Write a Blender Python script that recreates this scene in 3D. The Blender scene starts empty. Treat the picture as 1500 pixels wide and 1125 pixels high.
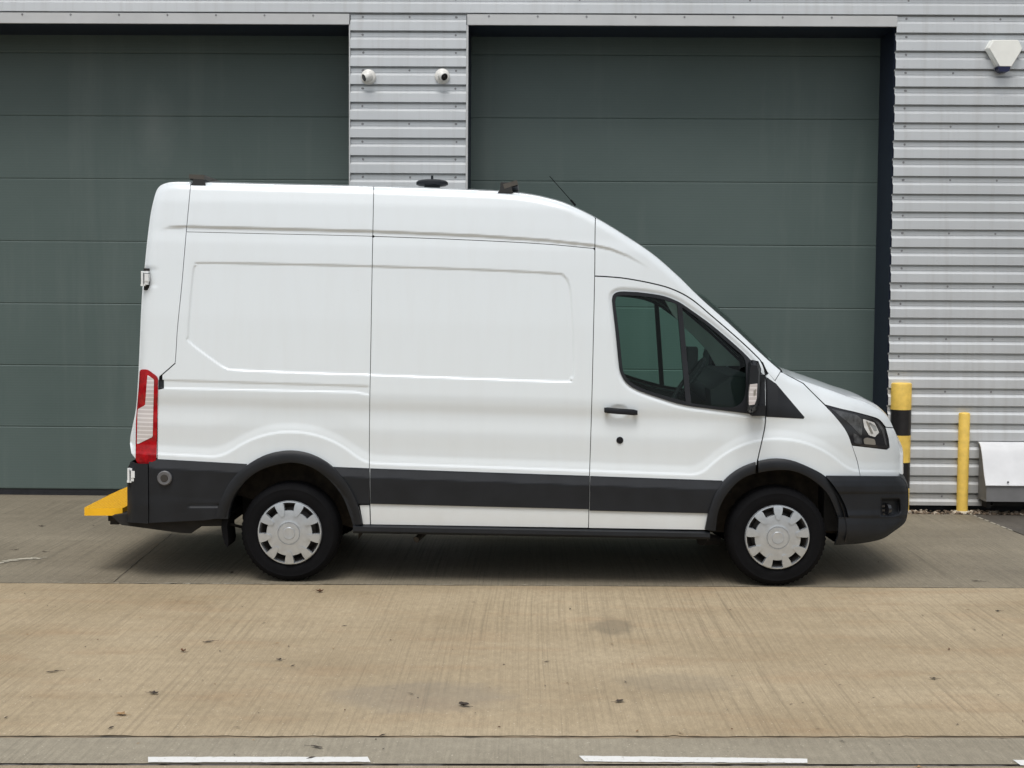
import bpy, bmesh, math, random
import numpy as np
from mathutils import Vector, Matrix
from mathutils.geometry import delaunay_2d_cdt
random.seed(7); rng = np.random.RandomState(5)
sc = bpy.context.scene
COL = sc.collection
R = math.radians

# ------------------------------------------------------------------ camera
F = 2080.0; CX, CY = 750.0, 562.5
CAM = np.array([0.0, -9.64, 1.95])
PSI = 30/F; TH = math.atan(122.5/F); RHO = 0.0068
fw = np.array([-math.sin(PSI)*math.cos(TH), math.cos(PSI)*math.cos(TH), -math.sin(TH)])
r0 = np.array([math.cos(PSI), math.sin(PSI), 0.0]); u0 = np.cross(r0, fw)
rt = math.cos(RHO)*r0 + math.sin(RHO)*u0
up = -math.sin(RHO)*r0 + math.cos(RHO)*u0
def ats(p, q, Y):
    p = np.asarray(p, float); q = np.asarray(q, float); Y = np.asarray(Y, float)
    d = fw + ((p-CX)/F)[..., None]*rt - ((q-CY)/F)[..., None]*up
    t = (Y-CAM[1])/d[..., 1]
    return CAM + d*t[..., None]
def at(p, q, Y): return Vector(ats(p, q, Y))
def gat(p, q, z=0.0):
    d = fw + (p-CX)/F*rt - (q-CY)/F*up
    return Vector(CAM + d*((z-CAM[2])/d[2]))
cd = bpy.data.cameras.new("camera"); cam = bpy.data.objects.new("camera", cd); COL.objects.link(cam)
cd.sensor_width = 36; cd.lens = 36*F/1500; cd.clip_start = .05; cd.clip_end = 2000
M = Matrix.Identity(4)
for i in range(3): M[i][0] = rt[i]; M[i][1] = up[i]; M[i][2] = -fw[i]; M[i][3] = CAM[i]
cam.matrix_world = M; sc.camera = cam

# ------------------------------------------------------------------ materials
def newmat(name):
    m = bpy.data.materials.new(name); m.use_nodes = True
    nt = m.node_tree; b = nt.nodes["Principled BSDF"]; return m, nt, b
def N(nt, t, **k):
    n = nt.nodes.new(t)
    for a, v in k.items(): setattr(n, a, v)
    return n
def L(nt, a, b): nt.links.new(a, b)
def coords(nt, scale=(1, 1, 1)):
    tc = N(nt, 'ShaderNodeTexCoord'); mp = N(nt, 'ShaderNodeMapping'); mp.inputs['Scale'].default_value = scale
    g = N(nt, 'ShaderNodeNewGeometry')
    L(nt, g.outputs['Position'], mp.inputs[0]); return mp.outputs[0]
def noise(nt, scale3, s=1.0, det=4, rough=.55):
    n = N(nt, 'ShaderNodeTexNoise'); n.inputs['Scale'].default_value = s; n.inputs['Detail'].default_value = det
    n.inputs['Roughness'].default_value = rough
    L(nt, coords(nt, scale3), n.inputs['Vector']); return n.outputs[0]
def ramp(nt, fac, stops):
    r = N(nt, 'ShaderNodeValToRGB'); e = r.color_ramp.elements
    e[0].position, e[0].color = stops[0][0], (*([stops[0][1]]*3 if not hasattr(stops[0][1], '__len__') else stops[0][1]), 1)
    e[1].position, e[1].color = stops[1][0], (*([stops[1][1]]*3 if not hasattr(stops[1][1], '__len__') else stops[1][1]), 1)
    for p, c in stops[2:]:
        x = e.new(p); x.color = (*([c]*3 if not hasattr(c, '__len__') else c), 1)
    L(nt, fac, r.inputs[0]); return r.outputs[0]
def mix(nt, a, b, fac, mode='MIX'):
    m = N(nt, 'ShaderNodeMix', data_type='RGBA', blend_type=mode)
    if isinstance(fac, (int, float)): m.inputs[0].default_value = fac
    else: L(nt, fac, m.inputs[0])
    for s, v in ((m.inputs[6], a), (m.inputs[7], b)):
        if isinstance(v, tuple): s.default_value = (*v, 1)
        else: L(nt, v, s)
    return m.outputs[2]
def bump(nt, h, b, strength=.3, dist=.01):
    n = N(nt, 'ShaderNodeBump'); n.inputs['Strength'].default_value = strength; n.inputs['Distance'].default_value = dist
    L(nt, h, n.inputs['Height']); L(nt, n.outputs[0], b.inputs['Normal']); return n
def simple(name, col, rough=.5, metal=0, var=.12, vs=8, coat=0, spec=.5, bumps=0, bs=300):
    m, nt, b = newmat(name)
    n = noise(nt, (1, 1, 1), vs, 5)
    dark = tuple(c*(1-var) for c in col); lite = tuple(min(1, c*(1+var)) for c in col)
    L(nt, ramp(nt, n, [(.3, dark), (.7, lite)]), b.inputs['Base Color'])
    b.inputs['Roughness'].default_value = rough; b.inputs['Metallic'].default_value = metal
    b.inputs['Coat Weight'].default_value = coat; b.inputs['Coat Roughness'].default_value = .05
    b.inputs['Specular IOR Level'].default_value = spec
    if bumps: bump(nt, noise(nt, (1, 1, 1), bs, 2), b, bumps, .002)
    return m
MAT = {}
# van paint: white, thin road film towards the sills (a stain with its own shape)
m, nt, b = newmat('van_paint'); MAT['paint'] = m
g = N(nt, 'ShaderNodeNewGeometry'); sx = N(nt, 'ShaderNodeSeparateXYZ'); L(nt, g.outputs['Position'], sx.inputs[0])
n1 = noise(nt, (1, 1, 1), 3.5, 6, .65)
ad = N(nt, 'ShaderNodeMath', operation='MULTIPLY_ADD'); L(nt, n1, ad.inputs[0]); ad.inputs[1].default_value = .35; L(nt, sx.outputs[2], ad.inputs[2])
mr = N(nt, 'ShaderNodeMapRange'); L(nt, ad.outputs[0], mr.inputs[0]); mr.inputs[1].default_value = .82; mr.inputs[2].default_value = .45
mr.inputs[3].default_value = 0; mr.inputs[4].default_value = .38
c = mix(nt, (.752, .806, .832), (.52, .47, .39), mr.outputs[0])
sp = ramp(nt, noise(nt, (1, 1, 1), 60, 3), [(.70, 0), (.78, .10)])
c = mix(nt, c, (.4, .38, .34), sp)
st = ramp(nt, noise(nt, (9, 9, .8), 1.6, 4), [(.45, 0), (.8, .10)])
c = mix(nt, c, (.62, .62, .6), st)
L(nt, c, b.inputs['Base Color']); b.inputs['Roughness'].default_value = .3
b.inputs['Coat Weight'].default_value = .8; b.inputs['Coat Roughness'].default_value = .06
MAT['trim'] = simple('black_trim_plastic', (.0105, .0125, .016), .5, var=.28, vs=5, spec=.35, bumps=.15, bs=700)
MAT['gloss_black'] = simple('gloss_black', (.012, .012, .014), .12, coat=.5)
MAT['rubber'] = simple('rubber', (.0035, .0036, .0045), .8, var=.25, spec=.15)
MAT['lampwhite'] = simple('lamp_reflector', (.8, .8, .78), .15, metal=.3, var=.1, vs=60)
MAT['smoke'] = simple('smoked_lamp', (.06, .062, .065), .12, coat=.8, var=.7, vs=22)
MAT['socket'] = simple('socket_grey', (.13, .13, .135), .35, var=.1)
MAT['pillar'] = simple('pillar_trim', (.72, .78, .72), .7, var=.05)
MAT['dark'] = simple('underbody_dark', (.012, .011, .010), .8, var=.4, vs=12)
MAT['liner'] = simple('arch_liner', (.045, .036, .026), .9, var=.5, vs=14)
MAT['interior'] = simple('cab_plastic', (.012, .013, .015), .7)
MAT['silver'] = simple('hubcap_silver', (.53, .565, .60), .27, metal=.65, var=.08, vs=25)
MAT['steel'] = simple('rim_steel', (.06, .055, .05), .5, metal=.5)
MAT['chrome'] = simple('chrome', (.8, .8, .8), .12, metal=1, var=.05)
MAT['alu'] = simple('aluminium', (.35, .33, .29), .4, metal=.6)
MAT['bar'] = simple('bar_grey', (.085, .078, .066), .5, metal=.2, var=.2)
MAT['hinge'] = simple('hinge_white', (.75, .77, .77), .35)
m, nt, b = newmat('step_yellow'); MAT['yellow_step'] = m
v_ = N(nt, 'ShaderNodeTexVoronoi'); v_.inputs['Scale'].default_value = 42; v_.inputs['Randomness'].default_value = .15; L(nt, coords(nt, (1, 1, .01)), v_.inputs['Vector'])
hh = ramp(nt, v_.outputs['Distance'], [(.25, 1), (.5, 0)]); L(nt, mix(nt, (.72, .34, .006), (.96, .56, .012), hh), b.inputs['Base Color']); b.inputs['Roughness'].default_value = .45; bump(nt, hh, b, .6, .004)
MAT['step_side'] = simple('step_side_yellow', (.93, .50, .010), .4, var=.06)
MAT['footing'] = simple('pale_footing', (.5, .47, .38), .9)
MAT['cam_white'] = simple('camera_white', (.74, .73, .69), .35, var=.04)
MAT['alarm_white'] = simple('alarm_white', (.88, .89, .84), .4, var=.04)
MAT['blue_lens'] = simple('blue_lens', (.003, .006, .05), .2, coat=.1)
MAT['black_lens'] = simple('camera_lens', (.006, .006, .007), .1, coat=.6)
MAT['hood_white'] = simple('cover_white', (.66, .67, .68), .4, var=.06, vs=6)
MAT['box_grey'] = simple('box_grey', (.17, .17, .17), .6, var=.1)
MAT['screw'] = simple('screw_head', (.26, .26, .27), .5, metal=.3)
MAT['leaf'] = simple('dead_leaf', (.10, .045, .02), .8, var=.5, vs=30)
MAT['leaf_dark'] = simple('dark_leaf', (.04, .03, .022), .8, var=.4, vs=30)
MAT['leaf_tan'] = simple('tan_leaf', (.30, .19, .09), .8, var=.3, vs=30)
MAT['stone'] = simple('gravel_stone', (.17, .125, .085), .85, var=.5, vs=40)
MAT['stone_pale'] = simple('gravel_pale', (.42, .36, .28), .85, var=.3, vs=40)
# red lamp, clear lens
MAT['red'] = simple('red_lamp', (.34, .003, .007), .12, coat=.3, var=.4, vs=25, spec=.3)
m, nt, b = newmat('clear_lens'); MAT['clear'] = m
w = N(nt, 'ShaderNodeTexWave', wave_type='BANDS', bands_direction='Z'); w.inputs['Scale'].default_value = 11; L(nt, coords(nt), w.inputs['Vector'])
L(nt, ramp(nt, w.outputs[0], [(.6, (.58, .54, .53)), (.97, (.76, .73, .72))]), b.inputs['Base Color']); b.inputs['Roughness'].default_value = .12
b.inputs['Coat Weight'].default_value = .6
# glass
def glass(name, tint, refl=.0):
    m = bpy.data.materials.new(name); m.use_nodes = True; nt = m.node_tree; nt.nodes.clear()
    o = N(nt, 'ShaderNodeOutputMaterial'); t = N(nt, 'ShaderNodeBsdfTransparent'); t.inputs[0].default_value = (*tint, 1)
    gl = N(nt, 'ShaderNodeBsdfGlossy'); gl.inputs['Roughness'].default_value = .015; gl.inputs[0].default_value = (.9, .97, .95, 1)
    fr = N(nt, 'ShaderNodeFresnel'); fr.inputs[0].default_value = refl
    ms = N(nt, 'ShaderNodeMixShader'); L(nt, fr.outputs[0], ms.inputs[0]); L(nt, t.outputs[0], ms.inputs[1]); L(nt, gl.outputs[0], ms.inputs[2])
    L(nt, ms.outputs[0], o.inputs[0]); return m
MAT['glass'] = glass('window_glass', (.70, .88, .82), 1.28)
MAT['screen_glass'] = glass('windscreen_glass', (.8, .92, .87), 1.4)
# bollard bands
MAT['yellow'] = simple('bollard_yellow', (.84, .57, .115), .5, var=.12, vs=14, bumps=.2, bs=150)
MAT['black_band'] = simple('bollard_black', (.012, .011, .012), .4, var=.3, vs=20)
# cladding
m, nt, b = newmat('cladding_silver'); MAT['clad'] = m
c = ramp(nt, noise(nt, (.5, .5, .6), 2.0, 4), [(.3, (.61, .635, .65)), (.7, (.68, .705, .72))])
st = ramp(nt, noise(nt, (14, 1, .5), 1.2, 5), [(.48, 0), (.8, .45)])
c = mix(nt, c, (.50, .50, .49), st)
gz = N(nt, 'ShaderNodeNewGeometry'); sz = N(nt, 'ShaderNodeSeparateXYZ'); L(nt, gz.outputs['Position'], sz.inputs[0])
az = N(nt, 'ShaderNodeMath', operation='MULTIPLY_ADD'); L(nt, noise(nt, (1, 1, 1), 4, 6, .7), az.inputs[0]); az.inputs[1].default_value = .7; L(nt, sz.outputs[2], az.inputs[2])
mz = N(nt, 'ShaderNodeMapRange'); L(nt, az.outputs[0], mz.inputs[0]); mz.inputs[1].default_value = 1.0; mz.inputs[2].default_value = .35; mz.inputs[3].default_value = 0; mz.inputs[4].default_value = .42
c = mix(nt, c, (.33, .30, .25), mz.outputs[0])
c = mix(nt, c, (.40, .38, .34), ramp(nt, noise(nt, (1, 1, 1), 22, 4, .7), [(.66, 0), (.74, .25)]))
L(nt, c, b.inputs['Base Color']); b.inputs['Roughness'].default_value = .40; b.inputs['Metallic'].default_value = .45
MAT['flash'] = simple('flashing_silver', (.55, .56, .56), .4, metal=.1, var=.06, vs=4)
# sectional door
m, nt, b = newmat('door_green_grey'); MAT['door'] = m
c = ramp(nt, noise(nt, (.35, 1, .5), 1.5, 5), [(.3, (.072, .106, .098)), (.72, (.094, .130, .121))])
st = ramp(nt, noise(nt, (3.0, 1, .25), 1.3, 6, .6), [(.52, 0), (.78, .30)])
c = mix(nt, c, (.17, .20, .19), st)
gx = N(nt, 'ShaderNodeNewGeometry'); 
def dirt_spot(nt, c, cx, cz, rx, rz, amt, col):
    mp = N(nt, 'ShaderNodeMapping'); mp.vector_type = 'POINT'
    mp.inputs['Location'].default_value = (-cx/rx, 0, -cz/rz); mp.inputs['Scale'].default_value = (1/rx, 0, 1/rz)
    g = N(nt, 'ShaderNodeNewGeometry'); L(nt, g.outputs['Position'], mp.inputs[0])
    ln = N(nt, 'ShaderNodeVectorMath', operation='LENGTH'); L(nt, mp.outputs[0], ln.inputs[0])
    nn = noise(nt, (1, 1, 1), 7, 5, .7)
    s = N(nt, 'ShaderNodeMath', operation='ADD'); L(nt, ln.outputs['Value'], s.inputs[0]); L(nt, nn, s.inputs[1])
    f = N(nt, 'ShaderNodeMapRange'); f.inputs[1].default_value = 1.5; f.inputs[2].default_value = .5; f.inputs[3].default_value = 0; f.inputs[4].default_value = amt
    L(nt, s.outputs[0], f.inputs[0]); return mix(nt, c, col, f.outputs[0])
pp = at(228, 190, 4.22); c = dirt_spot(nt, c, pp.x, pp.z, .22, .5, .16, (.3, .32, .31))
fine = N(nt, 'ShaderNodeTexWave', wave_type='BANDS', bands_direction='Z'); fine.inputs['Scale'].default_value = 12.5; fine.inputs['Distortion'].default_value = 0
L(nt, coords(nt), fine.inputs['Vector'])
c = mix(nt, c, ramp(nt, fine.outputs[0], [(.35, .955), (.65, 1.0)]), 1.0, 'MULTIPLY')
L(nt, c, b.inputs['Base Color']); b.inputs['Roughness'].default_value = .55
bump(nt, fine.outputs[0], b, .12, .002)
MAT['navy'] = simple('jamb_navy', (.010, .016, .036), .45, var=.1)
MAT['seal'] = simple('door_seal', (.012, .013, .016), .7, var=.4, vs=15)
# concrete
def concrete(name, a, bcol, brush=.5, spots=True, rust=.0, rough=.75):
    m, nt, b = newmat(name)
    big = noise(nt, (.5, .9, 1), 1.1, 6, .6)
    c = ramp(nt, big, [(.32, a), (.68, bcol)])
    band = noise(nt, (.25, 3.2, 1), 1.6, 5, .6)
    c = mix(nt, c, tuple(x*.66 for x in a), ramp(nt, band, [(.5, 0), (.8, .28)]))
    if rust: c = mix(nt, c, (.34, .20, .10), ramp(nt, noise(nt, (.7, 2.2, 1), 1.7, 5), [(.52, 0), (.72, rust)]))
    # brushed finish drawn across the slab
    wob = noise(nt, (.6, .25, 1), 1, 2)
    g = N(nt, 'ShaderNodeNewGeometry'); ma = N(nt, 'ShaderNodeVectorMath', operation='MULTIPLY_ADD')
    cmb = N(nt, 'ShaderNodeCombineXYZ'); L(nt, wob, cmb.inputs[0]); L(nt, cmb.outputs[0], ma.inputs[0]); ma.inputs[1].default_value = (.10, 0, 0); L(nt, g.outputs['Position'], ma.inputs[2])
    mp = N(nt, 'ShaderNodeMapping'); mp.inputs['Scale'].default_value = (70, .5, 1); L(nt, ma.outputs[0], mp.inputs[0])
    br = N(nt, 'ShaderNodeTexNoise'); br.inputs['Scale'].default_value = 1; br.inputs['Detail'].default_value = 5; br.inputs['Roughness'].default_value = .75; L(nt, mp.outputs[0], br.inputs['Vector'])
    msk = ramp(nt, noise(nt, (.9, .35, 1), 1.3, 4), [(.35, .35), (.65, 1)])
    bc = ramp(nt, br.outputs[0], [(.34, 1-brush), (.52, 1.0), (.75, 1.12)])
    c2 = mix(nt, c, bc, 1.0, 'MULTIPLY'); c = mix(nt, c, c2, msk)
    # grain
    fi = noise(nt, (1, 1, 1), 130, 3, .7)
    c = mix(nt, c, ramp(nt, fi, [(.3, .80), (.7, 1.16)]), 1.0, 'MULTIPLY')
    ye = noise(nt, (1, .45, 1), 30, 4, .7)
    c = mix(nt, c, ramp(nt, ye, [(.3, .86), (.7, 1.10)]), 1.0, 'MULTIPLY')
    if spots:
        v = N(nt, 'ShaderNodeTexVoronoi'); v.inputs['Scale'].default_value = 26; L(nt, coords(nt), v.inputs['Vector'])
        c = mix(nt, c, (.75, .68, .55), ramp(nt, v.outputs['Distance'], [(.05, .7), (.10, 0)]))
        c = mix(nt, c, tuple(x*.45 for x in a), ramp(nt, noise(nt, (1, 1, 1), 17, 3, .7), [(.70, 0), (.77, .5)]))
    L(nt, c, b.inputs['Base Color'])
    rr = ramp(nt, big, [(.3, rough-.18), (.7, rough+.1)]); L(nt, rr, b.inputs['Roughness'])
    b.inputs['Specular IOR Level'].default_value = .35
    bump(nt, mix(nt, br.outputs[0], fi, .4), b, .35, .004)
    return m, nt, b, c
mm = concrete('concrete_back', (.195, .168, .122), (.28, .245, .18), .44)
nt, b, c = mm[1:]; 
pp = gat(28, 820); c = dirt_spot(nt, c, pp.x, pp.z, .45, 99, 0, (.5, .5, .47)); L(nt, c, b.inputs['Base Color']); MAT['conc_back'] = mm[0]
mm = concrete('concrete_front', (.365, .285, .178), (.465, .378, .252), .32, rust=.28)
nt, b, c = mm[1:]
def gspot(nt, c, p, q, rx, ry, amt, col):
    P = gat(p, q); mp = N(nt, 'ShaderNodeMapping')
    mp.inputs['Location'].default_value = (-P.x/rx, -P.y/ry, 0); mp.inputs['Scale'].default_value = (1/rx, 1/ry, 0)
    g = N(nt, 'ShaderNodeNewGeometry'); L(nt, g.outputs['Position'], mp.inputs[0])
    ln = N(nt, 'ShaderNodeVectorMath', operation='LENGTH'); L(nt, mp.outputs[0], ln.inputs[0])
    nn = noise(nt, (1, 1, 1), 5, 5, .7)
    s = N(nt, 'ShaderNodeMath', operation='ADD'); L(nt, ln.outputs['Value'], s.inputs[0]); L(nt, nn, s.inputs[1])
    f = N(nt, 'ShaderNodeMapRange'); f.inputs[1].default_value = 1.55; f.inputs[2].default_value = 1.15; f.inputs[3].default_value = 0; f.inputs[4].default_value = amt
    L(nt, s.outputs[0], f.inputs[0]); return mix(nt, c, col, f.outputs[0])
c = gspot(nt, c, 898, 918, .15, .24, .55, (.17, .14, .095))
c = gspot(nt, c, 620, 1020, .5, .30, .35, (.20, .18, .15))
c = gspot(nt, c, 990, 1000, .35, .2, .25, (.2, .18, .14))
L(nt, c, b.inputs['Base Color']); MAT['conc_front'] = mm[0]
MAT['conc_strip'] = concrete('concrete_strip', (.285, .25, .185), (.36, .322, .245), .22)[0]
MAT['conc_near'] = concrete('concrete_near', (.34, .27, .18), (.42, .34, .24), .2)[0]
MAT['conc_dark'] = concrete('concrete_side', (.085, .075, .062), (.13, .115, .095), .4, spots=False)[0]
MAT['asphalt'] = simple('asphalt', (.05, .05, .048), .85, var=.3, vs=40)
MAT['joint'] = simple('joint_dirt', (.035, .030, .022), .9, var=.5, vs=20)
m, nt, b = newmat('joint_worn'); MAT['joint_worn'] = m
L(nt, ramp(nt, noise(nt, (2.5, 8, 1), 2.2, 4), [(.35, (.045, .038, .028)), (.5, (.22, .17, .11)), (.7, (.34, .27, .18))]), b.inputs['Base Color']); b.inputs['Roughness'].default_value = .9
m, nt, b = newmat('channel'); MAT['channel'] = m
L(nt, ramp(nt, noise(nt, (7, 2, 1), 1.0, 2), [(.44, (.012, .010, .009)), (.54, (.11, .105, .10))]), b.inputs['Base Color']); b.inputs['Roughness'].default_value = .6
m, nt, b = newmat('marking_paint'); MAT['mark'] = m
wn = noise(nt, (1.4, 1.4, 1), 28, 6, .75)
L(nt, ramp(nt, wn, [(.33, (.33, .30, .25)), (.41, (.74, .74, .71)), (.8, (.80, .80, .78))]), b.inputs['Base Color']); b.inputs['Roughness'].default_value = .7
MAT['chip'] = simple('paint_chip', (.43, .40, .32), .8, var=.2)

# ------------------------------------------------------------------ object helpers
def link(name, me, mats, parent=None):
    o = bpy.data.objects.new(name, me); COL.objects.link(o)
    for mt in (mats if isinstance(mats, (list, tuple)) else [mats]): me.materials.append(MAT[mt])
    if parent is not None:
        o.parent = parent
        if parent.type == 'EMPTY': o.location = -parent.location
    return o
def tag(o, label=None, cat=None, group=None, kind=None):
    if label: o['label'] = label
    if cat: o['category'] = cat
    if group: o['group'] = group
    if kind: o['kind'] = kind
    return o
def empty(name, loc, label, cat, group=None):
    o = bpy.data.objects.new(name, None); COL.objects.link(o); o.location = loc; o.empty_display_size = .2
    return tag(o, label, cat, group)
class MB:   # mesh builder with explicit normals
    def __init__(s): s.v = []; s.f = []; s.n = []; s.mi = []
    def add(s, V, Fc, Nn, mi=0):
        k = len(s.v); V = np.asarray(V); Nn = np.asarray(Nn)
        for f in Fc:
            a, b_, c_ = V[f[0]], V[f[1]], V[f[2]]
            g = np.cross(b_-a, c_-a)
            if np.dot(g, Nn[f[0]]+Nn[f[1]]+Nn[f[2]]) < 0: f = tuple(reversed(f))
            s.f.append(tuple(i+k for i in f)); s.mi.append(mi)
        s.v.extend(map(tuple, V)); s.n.extend(map(tuple, Nn))
    def build(s, name, mat, parent=None, mirror=False):
        V, Fc, Nn = s.v, s.f, s.n
        if mirror:
            V = [(x, WD-y, z) for x, y, z in V]; Nn = [(x, -y, z) for x, y, z in Nn]; Fc = [tuple(reversed(f)) for f in Fc]
        me = bpy.data.meshes.new(name); me.from_pydata(V, [], Fc); me.update()
        for p in me.polygons: p.use_smooth = True
        me.polygons.foreach_set('material_index', s.mi)
        me.normals_split_custom_set_from_vertices(Nn)
        return link(name, me, mat, parent)
def bmbuild(name, bm, mat, parent=None, smooth=False, bevel=0, seg=2):
    if bevel: bmesh.ops.bevel(bm, geom=[e for e in bm.edges if e.calc_face_angle(0) > .6], offset=bevel, segments=seg, affect='EDGES', clamp_overlap=True)
    bmesh.ops.recalc_face_normals(bm, faces=bm.faces)
    me = bpy.data.meshes.new(name); bm.to_mesh(me); bm.free()
    if smooth:
        for p in me.polygons: p.use_smooth = True
        me.set_sharp_from_angle(angle=R(38))
    return link(name, me, mat, parent)
def box(bm, a, b_, mi=0):
    vs = [bm.verts.new((x, y, z)) for x in (a[0], b_[0]) for y in (a[1], b_[1]) for z in (a[2], b_[2])]
    for f in ((0, 1, 3, 2), (4, 6, 7, 5), (0, 4, 5, 1), (2, 3, 7, 6), (0, 2, 6, 4), (1, 5, 7, 3)):
        fc = bm.faces.new([vs[i] for i in f]); fc.material_index = mi
def prism(bm, A, B, mi=0):   # loft between two equal-length loops, capped
    a = [bm.verts.new(p) for p in A]; b_ = [bm.verts.new(p) for p in B]; n = len(a)
    for i in range(n):
        f = bm.faces.new((a[i], a[(i+1) % n], b_[(i+1) % n], b_[i])); f.material_index = mi
    f = bm.faces.new(a); f.material_index = mi; f = bm.faces.new(list(reversed(b_))); f.material_index = mi
def cyl(bm, p0, p1, r0_, r1_=None, seg=20, mi=0, cap=True):
    p0 = Vector(p0); p1 = Vector(p1); d = (p1-p0).normalized(); r1_ = r0_ if r1_ is None else r1_
    a = d.orthogonal().normalized(); c = d.cross(a)
    A = [bm.verts.new(p0+(a*math.cos(t)+c*math.sin(t))*r0_) for t in [2*math.pi*i/seg for i in range(seg)]]
    B = [bm.verts.new(p1+(a*math.cos(t)+c*math.sin(t))*r1_) for t in [2*math.pi*i/seg for i in range(seg)]]
    for i in range(seg):
        f = bm.faces.new((A[i], A[(i+1) % seg], B[(i+1) % seg], B[i])); f.material_index = mi
    if cap:
        f = bm.faces.new(A); f.material_index = mi; f = bm.faces.new(list(reversed(B))); f.material_index = mi
def tube(bm, pts, r, seg=8, mi=0):
    for i in range(len(pts)-1): cyl(bm, pts[i], pts[i+1], r, r, seg, mi)
def lathe(bm, c, prof, seg=64, axis='y', mi=0):  # prof: (radius, along)
    rings = []
    for r, h in prof:
        ring = []
        for i in range(seg):
            t = 2*math.pi*i/seg; u, v = r*math.cos(t), r*math.sin(t)
            ring.append(bm.verts.new((c[0]+u, c[1]+h, c[2]+v) if axis == 'y' else (c[0]+u, c[1]+v, c[2]+h)))
        rings.append(ring)
    for A, B in zip(rings, rings[1:]):
        for i in range(seg):
            f = bm.faces.new((A[i], A[(i+1) % seg], B[(i+1) % seg], B[i])); f.material_index = mi
    return rings
def cr(pts, step=2.0):   # dense Catmull-Rom through open list
    P = [np.array(p, float) for p in pts]; P = [2*P[0]-P[1]]+P+[2*P[-1]-P[-2]]; out = []
    for i in range(1, len(P)-2):
        n = max(1, int(np.linalg.norm(P[i+1]-P[i])/step))
        for k in range(n):
            t = k/n
            out.append(.5*((2*P[i])+(-P[i-1]+P[i+1])*t+(2*P[i-1]-5*P[i]+4*P[i+1]-P[i+2])*t*t+(-P[i-1]+3*P[i]-3*P[i+1]+P[i+2])*t**3))
    out.append(P[-2]); return [tuple(x) for x in out]
def ln(pts, step=2.5):
    out = []
    for a, b_ in zip(pts, pts[1:]):
        n = max(1, int(math.dist(a, b_)/step))
        out += [(a[0]+(b_[0]-a[0])*k/n, a[1]+(b_[1]-a[1])*k/n) for k in range(n)]
    return out+[tuple(pts[-1])]
def join(*cs):
    out = []
    for c_ in cs:
        for p in c_:
            if not out or math.dist(out[-1], p) > .35: out.append(p)
    if math.dist(out[0], out[-1]) < .35: out.pop()
    return out
def rpoly(pts, r, step=2.0):  # closed polygon with rounded corners (r number or list)
    out = []; n = len(pts)
    for i in range(n):
        a, b_, c_ = (np.array(pts[(i+k-1) % n], float) for k in range(3)); rr = r[i] if hasattr(r, '__len__') else r
        ua = (a-b_)/np.linalg.norm(a-b_); uc = (c_-b_)/np.linalg.norm(c_-b_)
        rr = min(rr, .45*np.linalg.norm(a-b_), .45*np.linalg.norm(c_-b_))
        s, e = b_+ua*rr, b_+uc*rr; m_ = max(2, int(rr/step)+2)
        for k in range(m_+1):
            t = k/m_; out.append(tuple((1-t)**2*s+2*t*(1-t)*b_+t*t*e))
    return join(ln(out+[out[0]], step*1.5))
def inpoly(P, poly):
    x, y = P[:, 0], P[:, 1]; c_ = np.zeros(len(P), bool); n = len(poly)
    for i in range(n):
        x1, y1 = poly[i]; x2, y2 = poly[(i+1) % n]
        if y1 == y2: continue
        k = ((y1 > y) != (y2 > y)) & (x < (x2-x1)*(y-y1)/(y2-y1)+x1); c_ ^= k
    return c_
def pdist(P, poly, closed=True):
    d = np.full(len(P), 1e9); n = len(poly)
    for i in range(n if closed else n-1):
        a = np.array(poly[i]); b_ = np.array(poly[(i+1) % n]); ab = b_-a; L2 = max(1e-9, ab@ab)
        t = np.clip(((P-a)@ab)/L2, 0, 1); dd = P-(a+t[:, None]*ab); d = np.minimum(d, np.hypot(dd[:, 0], dd[:, 1]))
    return d
def sm(x, a, b_):
    t = np.clip((x-a)/(b_-a), 0, 1); return t*t*(3-2*t)

# ------------------------------------------------------------------ van: the side surface as depth over the elevation
WD = 2.06
HUB_R, HUB_F = (425, 780), (1138, 783)
TTX, TTY = [180, 229, 357, 541, 863, 1055, 1211, 1330], [669, 672, 678.5, 686, 697, 704, 697, 698]
BQ = [255, 270, 300, 330, 345, 360, 384, 470, 560, 578, 588, 602, 612, 630, 655, 700, 745, 790]
BV = [.205, .180, .138, .116, .107, .092, .079, .040, .010, .004, .006, .0175, .0165, .010, .0125, .010, .010, .022]
bqd = np.arange(250, 800, 1.0)
def pchip_like(x, xs, ys):
    d = np.interp(bqd, xs, ys); k = np.exp(-.5*(np.arange(-9, 10)/3.2)**2); k /= k.sum()
    d = np.convolve(np.pad(d, 9, mode='edge'), k, 'valid'); return np.interp(x, bqd, d)
WIN = join(cr([(897, 446), (896.5, 438), (899, 431), (908, 427), (925, 427.3), (940, 428.4), (970, 433), (992, 441), (1008, 451), (1040, 474), (1070, 499), (1092, 519), (1103, 531)]),
           ln([(1103, 531), (1110, 541), (1119, 552)]), ln([(1119, 552), (1119.5, 609)]),
           cr([(1119.5, 609.5), (1080, 604), (1040, 599), (1000, 593), (960, 581), (932, 570.5), (917, 560), (909, 546), (906, 530), (902, 490), (897, 446)]))
PANEL_L = join(cr([(551, 550.3), (440, 547), (345, 543), (330, 540), (315, 531), (277, 502), (274.5, 490), (277, 450), (282, 398), (286, 388), (296, 384), (440, 386.5), (551, 389.1)]))
PANEL_R = join(cr([(538, 388.8), (700, 394), (812, 399.5), (826, 403), (834, 414), (838, 440), (841, 500), (841, 545), (837, 555), (826, 560), (700, 556), (538, 550.1)]))
SLOT = join(ln([(233, 556), (541, 565)]), ln([(541, 565), (541, 579)]), ln([(541, 579), (520, 575), (233, 569)]), ln([(233, 569), (233, 556)]))
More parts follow.
